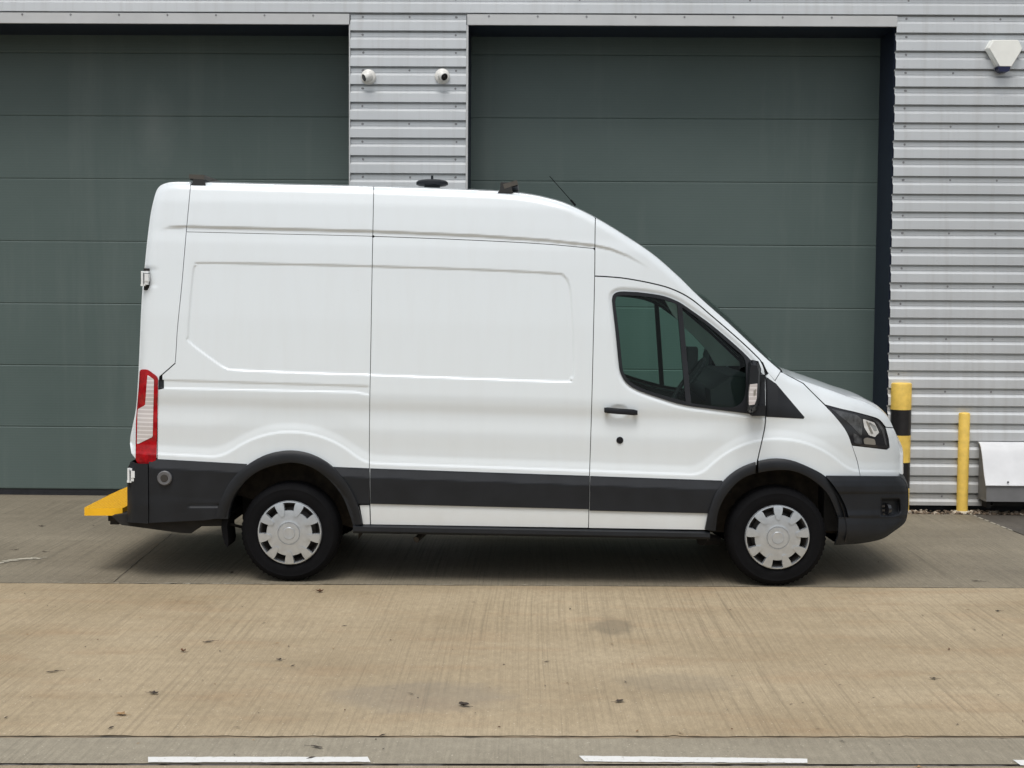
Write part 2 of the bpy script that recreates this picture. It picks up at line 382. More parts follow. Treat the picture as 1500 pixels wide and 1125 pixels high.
GX, GY = [200, 248, 270, 545, 700, 800, 870, 895, 920, 945, 980], [345, 332, 331, 338, 344.5, 351, 358.5, 364, 374, 388, 415]
BOWL = [(906+17*math.cos(t), 602+11*math.sin(t)) for t in np.linspace(0, 2*math.pi, 24)[:-1]]
def smin(a, b_, k):
    h = np.clip(.5+.5*(b_-a)/k, 0, 1); return b_*(1-h)+a*h-k*h*(1-h)
OUT_TOP = join(cr([(190.5, 650), (191, 640), (194.4, 623), (199, 599), (202, 560), (204, 520), (207.5, 440), (211, 400), (216, 350), (221, 312), (227, 286), (232, 275), (241, 269), (258, 266.5), (300, 267.5), (420, 270.5), (545, 273.5), (700, 279), (745, 281.5), (775, 285), (800, 290), (830, 299), (872, 319), (920, 348), (960, 375.5), (997, 408)]),
               cr([(997, 408), (1027.5, 438), (1068, 474), (1119, 522), (1143, 543)]), cr([(1143, 543), (1160, 552.5), (1177, 558), (1216, 571.5), (1239, 580), (1264, 588), (1279, 595.5), (1292, 603), (1301, 612), (1305, 619), (1308.5, 627), (1313, 639), (1318, 663), (1318.5, 678), (1319, 697)]))
def Sf(p, q, win=True):
    p = np.atleast_1d(np.asarray(p, float)); q = np.atleast_1d(np.asarray(q, float)); P = np.stack([p, q], 1)
    qq = q-(.02+.01*np.clip((q-270)/400, 0, 1))*(p-540)
    s = pchip_like(qq, BQ, BV)
    G = np.interp(p, GX, GY); s -= .014*(1-sm(q-G, -1.5, 3.5))*sm(p, 232, 266)*(1-sm(p, 880, 960))
    # swage above arches
    lq = np.interp(p, TTX, TTY)-6
    d = smin(smin(lq-q, np.hypot(p-HUB_R[0], q-HUB_R[1])-146, 14), np.hypot(p-HUB_F[0], q-HUB_F[1])-139, 14)
    s += .0065*sm(d, -1, 4)+.007*sm(d, 1, 16)-.004*sm(d, 12, 46)
    # recessed cargo panels
    near = (p > 260) & (p < 850) & (q > 370) & (q < 570)
    if near.any():
        Q = P[near]; best = np.full(len(Q), -99.)
        for poly in (PANEL_L, PANEL_R):
            dd = pdist(Q, poly); ins = inpoly(Q, poly); best = np.maximum(best, np.where(ins, dd, -dd))
        s[near] += .0075*sm(best, -.8, 3.0)
    near = (p > 225) & (p < 550) & (q > 548) & (q < 588)
    if near.any():
        Q = P[near]; dd = pdist(Q, SLOT); ins = inpoly(Q, SLOT); dd = np.where(ins, dd, -dd); s[near] += .006*sm(dd, -1.2, 2.8)
    # the cab narrows forward and upward; nose tapers in plan
    s += .13*sm(p, 890, 1170)*(1-sm(q, 430, 640))
    s += .46*np.clip((p-1150)/170, 0, None)**2.3
    s += .06*np.clip((p-1140)/60, 0, 1)*(1-sm(q, 560, 640))
    # rear corner
    s += .05*np.clip((226-p-np.clip((560-q)*-.02, -1, 3))/30, 0, 1)**2
    near = (p > 870) & (p < 945) & (q > 585) & (q < 620)
    if near.any():
        e = np.hypot((p[near]-906)/17, (q[near]-602)/11); s[near] += .012*(1-sm(e, .35, 1.0))
    if win:
        near = (p > 880) & (p < 1135) & (q > 412) & (q < 625)
        if near.any():
            Q = P[near]; dd = pdist(Q, WIN); ins = inpoly(Q, WIN); dd = np.where(ins, 0, dd); s[near] += .010*(1-sm(dd, 0, 7))
    # rounded shoulder along the outline
    d = np.full(len(p), 99.)
    near = (p < 240) | (q < 300) | (p > 1250) | (q < 300+(p-780)*1.0) & (p > 780)
    if near.any(): d[near] = pdist(P[near], OUT_TOP, False)
    r = 12.0; t = np.clip(1-d/r, 0, 1); s += .040*(1-np.sqrt(np.clip(1-t*t, 0, 1)))
    # vertical character: hinge pocket at the rear edge
    near = (p > 208) & (p < 240) & (q > 385) & (q < 425)
    if near.any(): s[near] += .012*(1-sm(p[near], 216, 236))*sm(q[near], 388, 397)*(1-sm(q[near], 417, 423))
    return s
def lift(P, sf):
    P = np.asarray(P, float); return ats(P[:, 0], P[:, 1], sf(P[:, 0], P[:, 1]))
def nrm(P, sf):
    P = np.asarray(P, float); e = .6
    dx = lift(P+[e, 0], sf)-lift(P-[e, 0], sf); dy = lift(P+[0, e], sf)-lift(P-[0, e], sf)
    n = np.cross(dx, dy); n /= np.linalg.norm(n, axis=1)[:, None]; n[n[:, 1] > 0] *= -1; return n
def sheet(mb, outline, holes=(), sf=Sf, g=3.0, flange=.02, mi=0):
    A = np.array(outline, float); lo, hi = A.min(0), A.max(0)
    xs = np.arange(lo[0], hi[0], g); ys = np.arange(lo[1], hi[1], g*.87)
    G = np.array([(x+(g/2 if j % 2 else 0), y) for j, y in enumerate(ys) for x in xs]) if len(xs) and len(ys) else np.zeros((0, 2))
    if len(G):
        k = inpoly(G, outline) & (pdist(G, outline) > .55*g)
        G = G[k]
        for h in holes:
            if len(G): G = G[~inpoly(G, h) & (pdist(G, h) > .55*g)]
    V = [Vector(p) for p in outline]; E = [(i, (i+1) % len(outline)) for i in range(len(outline))]
    for h in holes:
        k = len(V); V += [Vector(p) for p in h]; E += [(k+i, k+(i+1) % len(h)) for i in range(len(h))]
    V += [Vector(p) for p in G]
    vo, eo, fo, *_ = delaunay_2d_cdt(V, E, [], 0, 1e-4)
    Pv = np.array([tuple(v) for v in vo]); Fc = np.array(fo); C = Pv[Fc].mean(1)
    k = inpoly(C, outline)
    for h in holes: k &= ~inpoly(C, h)
    Fc = Fc[k]; mb.add(lift(Pv, sf), [tuple(int(i) for i in f) for f in Fc], nrm(Pv, sf), mi)
    if flange:
        for ci, lp in enumerate([outline]+list(holes)):
            P2 = np.array(lp, float); W = lift(P2, sf); W2 = W.copy(); W2[:, 1] += flange
            T = np.roll(P2, -1, 0)-np.roll(P2, 1, 0); n2 = np.stack([T[:, 1], -T[:, 0]], 1); n2 /= np.linalg.norm(n2, axis=1)[:, None]+1e-9
            tst = inpoly(P2+n2*.5, lp); n2[tst] *= -1
            if ci: n2 = -n2
            NN = np.stack([n2[:, 0], np.zeros(len(n2)), -n2[:, 1]], 1); n = len(lp)
            mb.add(np.concatenate([W, W2]), [(i, (i+1) % n, n+(i+1) % n, n+i) for i in range(n)], np.concatenate([NN, NN]), mi)
def gridpatch(mb, G, cen=None, mi=0):   # G[i][j] -> xyz
    G = np.asarray(G); a, b_ = G.shape[:2]
    du = np.gradient(G, axis=0); dv = np.gradient(G, axis=1); n = np.cross(du, dv); n /= np.linalg.norm(n, axis=2)[..., None]+1e-12
    if cen is not None:
        s = np.einsum('ijk,ijk->ij', n, G-np.array(cen)); n[s < 0] *= -1
    V = G.reshape(-1, 3); Fc = [(i*b_+j, i*b_+j+1, (i+1)*b_+j+1, (i+1)*b_+j) for i in range(a-1) for j in range(b_-1)]
    mb.add(V, Fc, n.reshape(-1, 3), mi)
VC = (0, 1.03, 1.3)
def band(mb, curve, bul, sf=Sf, n=20, mi=0, pw=3.0, t0=0, t1=1, drop=0):
    W = lift(np.array(curve), sf); T = np.gradient(W, axis=0); nx, nz = -T[:, 2], T[:, 0]; l = np.hypot(nx, nz)+1e-9; nx /= l; nz /= l
    s = np.sign(nx*(W[:, 0]-VC[0])+nz*(W[:, 2]-VC[2])); nx *= s; nz *= s
    B = bul(np.linspace(0, 1, len(W))) if callable(bul) else np.full(len(W), bul)
    G = []
    for j in range(n+1):
        t = t0+(t1-t0)*j/n; b_ = 1-abs(2*t-1)**pw; Q = W.copy()
        Q[:, 0] += nx*(B*b_-drop); Q[:, 2] += nz*(B*b_-drop); Q[:, 1] = W[:, 1]+(WD-2*W[:, 1])*t; G.append(Q)
    gridpatch(mb, np.array(G), VC, mi)
def off(e, win=True): return lambda p, q: Sf(p, q, win)+e

van = empty('van', (0, 1.03, 0), 'white high roof panel van with black side mouldings parked before the green grey doors', 'van')
def part(name, mb, mat, mirror=True, parent=van, label=None):
    o = mb.build(name, mat, parent)
    if label: o['label'] = label
    if mirror: mb.build(name, mat, parent, mirror=True)
    return o
# boundary curves (photo elevation of the near side)
def sub(c_, x0, x1): return [p for p in c_ if x0 <= p[0] <= x1]
S1 = cr([(279.5, 268), (276.5, 300), (273, 338), (266, 420), (260, 480), (257.5, 520), (256.5, 532)])
BS = cr([(547.5, 274), (547, 300), (545, 400), (543, 520), (541.5, 600), (541, 690), (542, 738), (543, 768)])
CS = cr([(872, 319), (871.5, 350), (871, 404), (869, 500), (866.5, 600), (863.5, 697), (862.5, 748), (862, 773)])
DT = join(cr([(871, 404.5), (890, 405.5), (916, 408), (954, 415), (984, 423.5), (1012, 438), (1043, 463.5), (1081, 496.5), (1106, 520), (1116, 532), (1121, 549), (1122.5, 582), (1121, 620), (1117, 642), (1112, 664), (1109, 678)]))
SEAM = cr([(273, 339.5), (400, 342.5), (545, 346), (700, 352), (800, 357.5), (871, 364)])
GAP = .5
def shiftx(c_, d): return [(x+d, y) for x, y in c_]
def shifty(c_, d): return [(x, y+d) for x, y in c_]
def seg(c_, y0, y1): return [p for p in c_ if y0 <= p[1] <= y1]
def yon(c_, x): return float(np.interp(x, [p[0] for p in c_], [p[1] for p in c_]))
def xon(c_, y): return float(np.interp(y, [p[1] for p in c_], [p[0] for p in c_]))
topline = sub(OUT_TOP, 227, 997)
RA_OUT = cr([(314, 760), (322, 735), (337, 706), (357, 685), (383, 669), (408, 661.5), (433, 660.5), (459, 667), (484, 682), (507, 707), (522, 735), (531, 768)])
RA_IN = cr([(334, 760), (336, 745), (345, 723), (362, 702), (383, 688), (408, 680), (433, 678), (459, 686), (484, 705), (502, 728), (512, 753), (517, 769)])
FA_OUT = cr([(1033, 776), (1038, 752), (1048, 724), (1063, 702), (1084, 686), (1109, 676.5), (1132, 672), (1157, 674), (1182, 683), (1208, 697), (1225.5, 717), (1238, 740), (1243, 757)])
FA_IN = cr([(1048, 778), (1053, 747), (1066, 722), (1086, 702), (1109, 693), (1142, 688.5), (1167, 691.5), (1192, 704), (1213, 724), (1225, 750), (1227, 757)])
# 1 rear corner pillar + rear doors band
TL = rpoly([(204.5, 541), (216, 541), (231.5, 552.5), (229, 673), (224, 679), (201.5, 679), (198.5, 673), (199, 616), (203, 568)], [5, 4, 5, 5, 3, 3, 3, 6, 6], 1.5)
mb = MB()
lt = [p for p in OUT_TOP if p[0] < 279.5 and p[1] < 679]
rear_out = join(lt, shiftx(S1, -GAP), ln([(255.6, 532), (233, 551.5), (230, 600), (230, 671)]), ln([(230, 671), (198, 671), (192.5, 664)]), ln([(192.5, 664), (190.5, 650)]))
sheet(mb, rear_out, [], Sf, 3.0)
part('rear_pillar', mb, 'paint')
mb = MB(); band(mb, join(ln([(192.5, 664), (190.5, 650)]), [p for p in OUT_TOP if p[0] <= 228 and p[1] > 283]), .012, n=14)
rd = mb.build('rear_door', 'paint', van)
# 2 roof band
mb = MB()
band(mb, [p for p in OUT_TOP if (p[0] >= 227.5 or p[1] < 284) and p[0] <= 999 and p[1] < 410], lambda t: .012+.026*sm(t, 0, .10)*(1-.3*sm(t,.5,1)), n=28, pw=3.5)
roof = mb.build('roof', 'paint', van)
bm = bmesh.new()
for k in range(4):   # pressed ribs / rails running along the roof
    y = .45+k*.385
    a = ats(300, 300, 0); 
rib_y = (.42, .72, 1.34, 1.64)
x0, x1 = at(300, 270, .3).x, at(720, 279, .3).x
zt = at(420, 271, .2).z
# 3 rear quarter
TT = lambda p: float(np.interp(p, TTX, TTY))
ra_top = [p for p in RA_OUT if p[1] < TT(p[0])-.2]
mb = MB()
RA_MID = [(HUB_R[0]+(x-HUB_R[0])*.955, HUB_R[1]+(y-HUB_R[1])*.955) for x, y in ra_top]
qo = join(shiftx(seg(S1, 340, 533), GAP), ln([(257.4, 532.5), (238, 549.5), (238, 570), (231, 571), (231, 672)]), ln([(231, 672), (231, 675), (350, TT(355)+4)]), [p for p in RA_MID if 352 < p[0] < 484],
          ln([(489, TT(487)+4), (540.5, 689.6)]), list(reversed(shiftx(seg(BS, 346.5, 689), -GAP))), list(reversed(shifty([p for p in SEAM if p[0] < 546], GAP))))
sheet(mb, qo, [], Sf, 2.6)
part('quarter_panel', mb, 'paint')
# lower white sill piece behind rear arch
mb = MB(); sheet(mb, join(ln([(527, 740), (541, 740)]), ln([(541, 740), (542, 768)]), ln([(542, 768), (532, 768)]), ln([(532, 768), (527, 740)])), [], Sf, 3); part('sill_panel', mb, 'paint')
# roof side cap, rear and middle
mb = MB()
sheet(mb, join(shiftx(seg(S1, 266, 339), GAP), shifty([p for p in SEAM if p[0] < 545.5], -GAP+.2), list(reversed(shiftx(seg(BS, 274, 345.5), -GAP))), list(reversed([p for p in topline if 280 < p[0] < 546.5]))), [], Sf, 2.6)
part('roof_side', mb, 'paint')
mb = MB()
sheet(mb, join(shiftx(seg(BS, 274, 346), GAP), shifty([p for p in SEAM if 547 < p[0] < 870.6], -GAP+.2), list(reversed(shiftx(seg(CS, 319, 363.5), -GAP))), list(reversed([p for p in topline if 548.5 < p[0] < 871]))), [], Sf, 2.6)
part('roof_side', mb, 'paint')
# 4 sliding door / middle panel with sill strip
mb = MB()
sheet(mb, join(shiftx(seg(BS, 347, 768), GAP), ln([(544, 768), (861, 773)]), list(reversed(shiftx(seg(CS, 365, 773), -GAP))), list(reversed(shifty([p for p in SEAM if 547 < p[0] < 870.6], GAP+.2)))), [], Sf, 2.6)
side_door = part('side_door', mb, 'paint')
# 5 cab roof side: above the front door, A pillar
mb = MB()
ap = [p for p in OUT_TOP if 872.5 < p[0] <= 1143 and p[1] < 544]
cab_top = join(list(reversed(shiftx(seg(CS, 320, 404), GAP+.2))), ap, ln([(1143, 544), (1135, 557), (1124.5, 545)]), ln([(1124.5, 545), (1121.5, 539), (1118, 531)]),
               [(x+.7, y-1.0) for x, y in reversed([p for p in DT if p[1] < 531])])
sheet(mb, cab_top, [], Sf, 2.6); part('cab_pillar', mb, 'paint')
# 6 front door
FAd = [(HUB_F[0]+(x-HUB_F[0])*.965, HUB_F[1]+(y-HUB_F[1])*.965) for x, y in FA_OUT if x < 1107.5]
mb = MB()
fdo = join(list(reversed(shiftx(seg(CS, 405, 773), GAP+.1))), shifty([p for p in DT if p[1] < 530], .8), shiftx([p for p in DT if p[1] >= 530], -.9), list(reversed(FAd)), ln([(1033, 776), (863.5, 773.2)]))
WINH = WIN
sheet(mb, fdo, [WINH], Sf, 2.6)
fd = part('front_door', mb, 'paint', mirror=False)
fd_far = mb.build('front_door', 'paint', van, mirror=True)
# window frame ring with glass
GL1 = join(cr([(901.5, 446), (901.5, 440), (904, 434.5), (911, 432.5), (940, 434), (968, 438), (986, 443.5), (992, 446.5)]), ln([(992, 446.5), (1004.5, 588.5)]), cr([(1004.5, 588.5), (962, 576.5), (935, 566.5), (921, 557), (913.5, 545), (911, 530), (907, 490), (901.5, 446)]))
GL2 = join(cr([(999.5, 450), (1012, 459), (1040, 479.5), (1066, 502), (1086, 519.5), (1091, 527), (1093, 536)]), ln([(1093, 536), (1093, 568)]), cr([(1093, 568), (1091, 580), (1086, 590), (1076, 596), (1060, 596.8), (1040, 594.5), (1012.5, 590.5)]), ln([(1012.5, 590.5), (999.5, 450)]))
wf = off(-.002, False)
WIN2 = [(x+(1.6 if x > 1112 and y > 545 else 0), y) for x, y in WIN]
for par, mir in ((fd, False), (fd_far, True)):
    mb = MB(); sheet(mb, WIN2, [GL1, GL2], wf, 3.5, .03); fr = mb.build('window_frame', 'trim', par, mirror=mir)
    for G_ in (GL1, GL2):
        mb = MB(); sheet(mb, G_, [], off(.010, False), 8, 0); mb.build('window_glass', 'glass', fr, mirror=mir)
# 7 fender
HL = join(ln([(1208.5, 593.5), (1233, 600)]), cr([(1233, 600), (1254, 605), (1280, 612.5), (1289, 617.5), (1296, 628), (1300, 643), (1302, 655)]), ln([(1302, 655), (1299, 657.5), (1248, 651.5)]), cr([(1248, 651.5), (1243, 638), (1235, 624.5), (1222, 608.5), (1208.5, 593.5)]))
TRI = join(ln([(1122.6, 552), (1137, 562)]), ln([(1137, 562), (1178.5, 611)]), ln([(1178.5, 611), (1177, 613.5), (1122.6, 610.5)]), ln([(1122.6, 610.5), (1122.6, 552)]))
mb = MB()
fe = join(ln([(1143.5, 545.5), (1146, 546), (1176, 562), (1192, 578), (1207, 593)]), cr([(1207, 593), (1222, 609), (1235, 625), (1242.5, 638), (1247.5, 652), (1255, 675), (1259.5, 696)]), ln([(1259.5, 696), (1260, 700), (1206, 701)]),
          list(reversed([(HUB_F[0]+(x-HUB_F[0])*.955, HUB_F[1]+(y-HUB_F[1])*.955) for x, y in FA_OUT if 1112 < x < 1204])), list(reversed(shiftx([p for p in DT if 552 < p[1] < 676], .9))), ln([(1122, 551), (1126, 547), (1135.5, 558.5), (1143.5, 545.5)]))
sheet(mb, fe, [TRI], Sf, 2.6); part('front_wing', mb, 'paint')
mb = MB(); sheet(mb, TRI, [], off(-.002), 3, .02); part('wing_trim', mb, 'trim')
# 8 bonnet (near and far flank pieces plus the centre band)
bt = [p for p in OUT_TOP if p[0] >= 1146 and p[1] < 626]
mb = MB()
bo = join([(1146, 545.2)], bt, ln([(1308, 626), (1297.5, 625)]), list(reversed(cr([(1209, 592.5), (1233, 598.8), (1254, 603.6), (1281, 611), (1290, 616), (1297.5, 625)]))), ln([(1209, 592.5), (1193, 577), (1177, 561), (1146, 545.2)]))
sheet(mb, bo, [], Sf, 2.6)
mb2 = MB(); mb2.v = [(x, WD-y, z) for x, y, z in mb.v]; mb2.n = [(x, -y, z) for x, y, z in mb.n]
k = len(mb.v); nf = [tuple(i+k for i in reversed(f)) for f in mb.f]
mb.v += mb2.v; mb.n += mb2.n; mb.f += nf; mb.mi += [0]*len(nf)
band(mb, bt, .045, n=22); mb.build('bonnet', 'paint', van)
# 9 nose panel beside the headlight down to the bumper
mb = MB()
no = join(ln([(1297.5, 626.5), (1308.5, 627.5)]), [p for p in OUT_TOP if p[0] > 1300 and p[1] > 628], ln([(1319, 697), (1318, 700), (1261, 700)]), list(reversed(cr([(1248.5, 653), (1256, 675), (1260.5, 697)]))), ln([(1248.5, 653), (1299, 659), (1303.5, 656), (1302, 643), (1297.5, 626.5)]))
sheet(mb, no, [], Sf, 2.6); part('nose_panel', mb, 'paint')
mb = MB(); band(mb, [p for p in OUT_TOP if p[0] > 1300 and p[1] > 625.5], lambda t: .045+.05*sm(t, 0, .6), n=22); mb.build('grille_panel', 'paint', van)
# 10 windscreen
mb = MB(); wc = [p for p in OUT_TOP if 997 <= p[0] <= 1143 and p[1] > 407]
WB = lambda t: .012+.068*sm(t, 0, .3)*(1-.25*sm(t, .8, 1))
band(mb, wc, WB, off(.004), n=24, pw=2.6, t0=.045, t1=.955); ws = mb.build('windscreen', 'screen_glass', van)
for t0_, t1_ in ((0, .045), (.955, 1)):
    mb = MB(); band(mb, wc, WB, off(.004), n=3, pw=2.6, t0=t0_, t1=t1_); mb.build('screen_border', 'gloss_black', ws)
mb = MB(); band(mb, cr([(1137, 538), (1143, 543), (1150, 547)]), .05, off(.01), n=20, pw=2.4, drop=.008); mb.build('scuttle', 'trim', van)
# 11 black mouldings
def mould(ol, name='side_moulding', topf=TT, e=.020, rnd=None, fl=.03, mirror=True, par=van):
    def f(p, q):
        t = np.interp(p, TTX, TTY); p = np.asarray(p, float); q = np.asarray(q, float); return Sf(p, q)-.003-e*np.clip((q-t)/14, 0, 1)+.011*np.clip((q-t-14)/40, 0, 1)+.010*(sm(q, 738, 739.5)*(1-sm(q, 740.5, 745)))*sm(p, 274, 279)*(1-sm(p, 366, 372))
    mb = MB(); sheet(mb, ol, [], f, 3.0, fl); return part(name, mb, 'trim', mirror, par)
mould(join(ln([(218, 673.5), (229, 672.4), (362, TT(362)+1)]), [p for p in reversed(RA_OUT) if p[0] < 361], ln([(314, 760), (300, 762), (218, 766)]), ln([(218, 766), (218, 673.5)])))
mould(join(ln([(486, TT(486)), (541, 686)]), ln([(541, 686), (541.4, 738)]), ln([(541.4, 738), (523.5, 738)]), [p for p in reversed(RA_OUT) if p[0] > 487 and p[1] < 738]))
mould(join(ln([(542.3, 686.1), (863.2, 697)]), ln([(863.2, 697), (862.4, 746)]), ln([(862.4, 746), (542.6, 738)]), ln([(542.6, 738), (542.3, 686.1)])), par=van)
mould(join(ln([(864.6, 697.2), (1058, 704)]), [p for p in reversed(FA_OUT) if p[0] < 1060 and p[1] < 752], ln([(1038, 752), (863.8, 748)]), ln([(863.8, 748), (864.6, 697.2)])))
def archf(hub, rm, hw):
    def f(p, q):
        r = np.hypot(np.asarray(p)-hub[0], np.asarray(q)-hub[1]); t = np.clip((r-rm)/hw, -1.3, 1.3); return Sf(p, q)-.036+.013*np.abs(t)**2.5
    return f
def arch(A, B, hub, rm, hw):
    mb = MB(); sheet(mb, join(A, list(reversed(B))), [], archf(hub, rm, hw), 2.5, .075); part('wheel_arch_trim', mb, 'trim')
arch(RA_OUT, RA_IN, HUB_R, 109, 10)
arch([p for p in FA_OUT if p[0] < 1108.5], [p for p in FA_IN if p[0] < 1108.5], HUB_F, 102, 9)
arch([p for p in FA_OUT if p[0] > 1110], [p for p in FA_IN if p[0] > 1110], HUB_F, 102, 9)
# 12 bumpers
FOG = rpoly([(1289, 730), (1319, 729.5), (1320.5, 753), (1305, 758), (1289, 757)], [3, 5, 6, 6, 3], 1.5)
def fbf(p, q):
    p = np.asarray(p, float); q = np.asarray(q, float)
    s = .008+.010*np.clip((705-q)/12, 0, 1)-.022*np.clip((q-698)/14, 0, 1)+.45*np.clip((p-1160)/172, 0, None)**2.5
    s += .030*sm(q, 755, 759)*(1-sm(q, 757, 770))*.25+.012*(1-sm(q, 745, 757.5))*sm(q, 720, 724)-.012
    s += .07*np.clip((q-775)/24, 0, 1)**2
    P = np.stack([p, q], 1); dd = pdist(P, FOG); ins = inpoly(P, FOG); s += np.where(ins, .055*sm(dd, 0, 4), 0)
    e = pdist(P, FBR, False); t = np.clip(1-e/10, 0, 1); s += .05*(1-np.sqrt(1-t*t))
    return s
FBR = cr([(1319, 698), (1326, 705), (1330, 716), (1330.5, 735), (1329.5, 752), (1325, 766), (1310, 778), (1292, 789.5), (1265, 795.5), (1240, 797.5)])
mb = MB()
fbo = join(ln([(1211, 697.3), (1319, 698)]), FBR, ln([(1240, 797.5), (1223, 798.5), (1228, 784), (1228.5, 758)]), ln([(1228.5, 758), (1244, 758)]), [p for p in reversed(FA_OUT) if p[0] > 1210])
sheet(mb, fbo, [], fbf, 2.4, .03)
mbm = MB(); k = len(mb.v); nf = [tuple(i+k for i in reversed(f)) for f in mb.f]
mb.v += [(x, WD-y, z) for x, y, z in list(mb.v)]; mb.n += [(x, -y, z) for x, y, z in list(mb.n)]; mb.f += nf; mb.mi += [0]*len(nf)
band(mb, FBR, .06, fbf, n=20)
fb = mb.build('front_bumper', 'trim', van)
bm = bmesh.new(); c0 = at(1294, 746, .30); cyl(bm, (c0.x, c0.y, c0.z), (c0.x+.03, c0.y+.02, c0.z), .052, .045, 20)
for k in range(3): box(bm, (c0.x-.035, c0.y-.035, c0.z-.04+k*.03), (c0.x+.002, c0.y+.01, c0.z-.025+k*.03))
bmbuild('fog_light', bm, 'gloss_black', fb)
def rbf(p, q):
    p = np.asarray(p, float); s = -.010+.09*np.clip((200-p)/14, 0, 1.2)**2+.0*p; return s+.01*np.clip((q-740)/25, 0, 1)
mb = MB(); rbl = cr([(191.5, 676), (188, 686), (186.5, 705), (186.5, 735), (186, 765)])
sheet(mb, join(ln([(191.5, 676), (200, 679.5), (216.5, 680)]), ln([(216.5, 680), (217, 767)]), ln([(217, 767), (186, 765)]), list(reversed(rbl))), [], rbf, 3)
k = len(mb.v); nf = [tuple(i+k for i in reversed(f)) for f in mb.f]
mb.v += [(x, WD-y, z) for x, y, z in list(mb.v)]; mb.n += [(x, -y, z) for x, y, z in list(mb.n)]; mb.f += nf; mb.mi += [0]*len(nf)
band(mb, rbl, .01, rbf, n=12); rb = mb.build('rear_bumper', 'trim', van)
# tail lamps
mb = MB(); sheet(mb, TL, [], off(-.008), 2, .02)
for mir in (False, True):
    tl = mb.build('tail_light', 'red', van, mirror=mir)
    m2 = MB(); sheet(m2, rpoly([(216, 549), (225.5, 556), (223.5, 640), (200.5, 651), (201.5, 599.5), (212.5, 593.5)], 2, 1.2), [], off(-.011), 2, .004); m2.build('clear_lens', 'clear', tl, mirror=mir)
    m3 = MB(); sheet(m3, rpoly([(200.2, 655), (226, 655), (225, 677), (202, 677)], 3, 1.2), [], off(-.010), 2, .004); m3.build('reflector_panel', 'red', tl, mirror=mir)
mb = MB(); sheet(mb, rpoly([(232.2, 556), (240, 556.3), (240, 569), (232, 569)], 1.2, 1), [], off(-.003), 2, .01); part('rail_end_cap', mb, 'trim')
# headlights
mb = MB(); sheet(mb, HL, [], off(-.001, False), 2.2, .02)
for mir in (False, True):
    hl = mb.build('headlight', 'gloss_black', van, mirror=mir)
    def lens(ol, mat, nm, e):
        m2 = MB(); sheet(m2, ol, [], off(e, False), 1.6, .003); return m2.build(nm, mat, hl, mirror=mir)
    lens(rpoly([(1217, 598.5), (1256, 608), (1264, 616), (1262, 640), (1246, 622)], 4, 1.2), 'smoke', 'lamp_housing', -.003) if 'smoke' in MAT else None
    lens(rpoly([(1264, 613.5), (1281, 619), (1288, 634), (1284, 637), (1282, 640.5), (1273, 637.5), (1266, 626)], 2, 1), 'lampwhite' if 'lampwhite' in MAT else 'chrome', 'reflector', -.004)
    lens(rpoly([(1268.5, 617), (1271.5, 617.5), (1279.5, 635), (1276, 635.5)], .6, 1), 'alu', 'bulb_shield', -.006)
    lens(rpoly([(1277, 613.5), (1288, 619), (1294.5, 629), (1299.5, 653), (1297, 652), (1291.5, 631), (1286, 622)], .8, 1), 'smoke', 'daylight_strip', -.004)
    lens(rpoly([(1250, 634), (1262, 641), (1263, 651), (1251, 649)], 3, 1), 'smoke', 'lamp_housing', -.003)
    lens(rpoly([(1270, 620), (1274, 618.5), (1283, 624), (1285, 631), (1281, 632), (1276, 624)], 1.5, 1), 'chrome', 'bulb_shield', -.0055)
    lens(rpoly([(1265, 643), (1270, 641), (1281.5, 643.5), (1283, 652), (1266, 650.5)], 2, 1), 'alu', 'indicator_lens', -.004)
# handle, lock
for par, mir in ((fd, False), (fd_far, True)):
    bm = bmesh.new(); a = at(885, 601.5, -.028); b_ = at(934, 604.5, -.028)
    s = Sf(907, 606)[0]
    prof = [(885, 600.5, -.012), (890, 601, -.028), (907, 602.5, -.03), (928, 604, -.028), (934, 604.6, -.012)]
    rows = []
    for (px, py, yy) in prof:
        h = 4.3 if 886 < px < 933 else 3.2
        rows.append([at(px, py-h, yy+.004), at(px, py-h*.5, yy), at(px, py+h*.5, yy), at(px, py+h, yy+.004), at(px, py+h*.8, yy+.016), at(px, py-h*.8, yy+.016)])
    vr = [[bm.verts.new(p) for p in r_] for r_ in rows]
    for A, B in zip(vr, vr[1:]):
        for i in range(6): bm.faces.new((A[i], A[(i+1) % 6], B[(i+1) % 6], B[i]))
    bm.faces.new(vr[0]); bm.faces.new(list(reversed(vr[-1])))
    for px in (889, 930):
        p = at(px, 602+(px-889)*.06, -.01); box(bm, (p.x-.012, p.y-.008, p.z-.012), (p.x+.012, p.y+.045, p.z+.012))
    p = at(908, 645, 0); 
    if mir:
        for v in bm.verts: v.co.y = WD-v.co.y
    bmbuild('door_handle', bm, 'trim', par, smooth=True)
    bm = bmesh.new(); s = Sf(908, 645)[0]; p = at(908, 645, s-.008); lathe(bm, (p.x, p.y, p.z), [(.0005, -.002), (.008, -.002), (.009, 0), (.020, 0), (.024, .004), (.024, .02)], 24)
    if mir:
        for v in bm.verts: v.co.y = WD-v.co.y
    bmbuild('door_lock', bm, 'gloss_black', par, smooth=True)
# parking sensor / socket on the rear moulding
bm = bmesh.new(); p = at(240.5, 700.5, -.028); lathe(bm, (p.x, p.y, p.z), [(.001, -.004), (.024, -.004), (.026, 0), (.026, .002)], 24); lathe(bm, (p.x+.0, p.y, p.z), [(.026, 0), (.044, -.002), (.05, .004), (.05, .04)], 28, mi=1)
bmbuild('tow_socket', bm, ['steel', 'socket'], van, smooth=True)
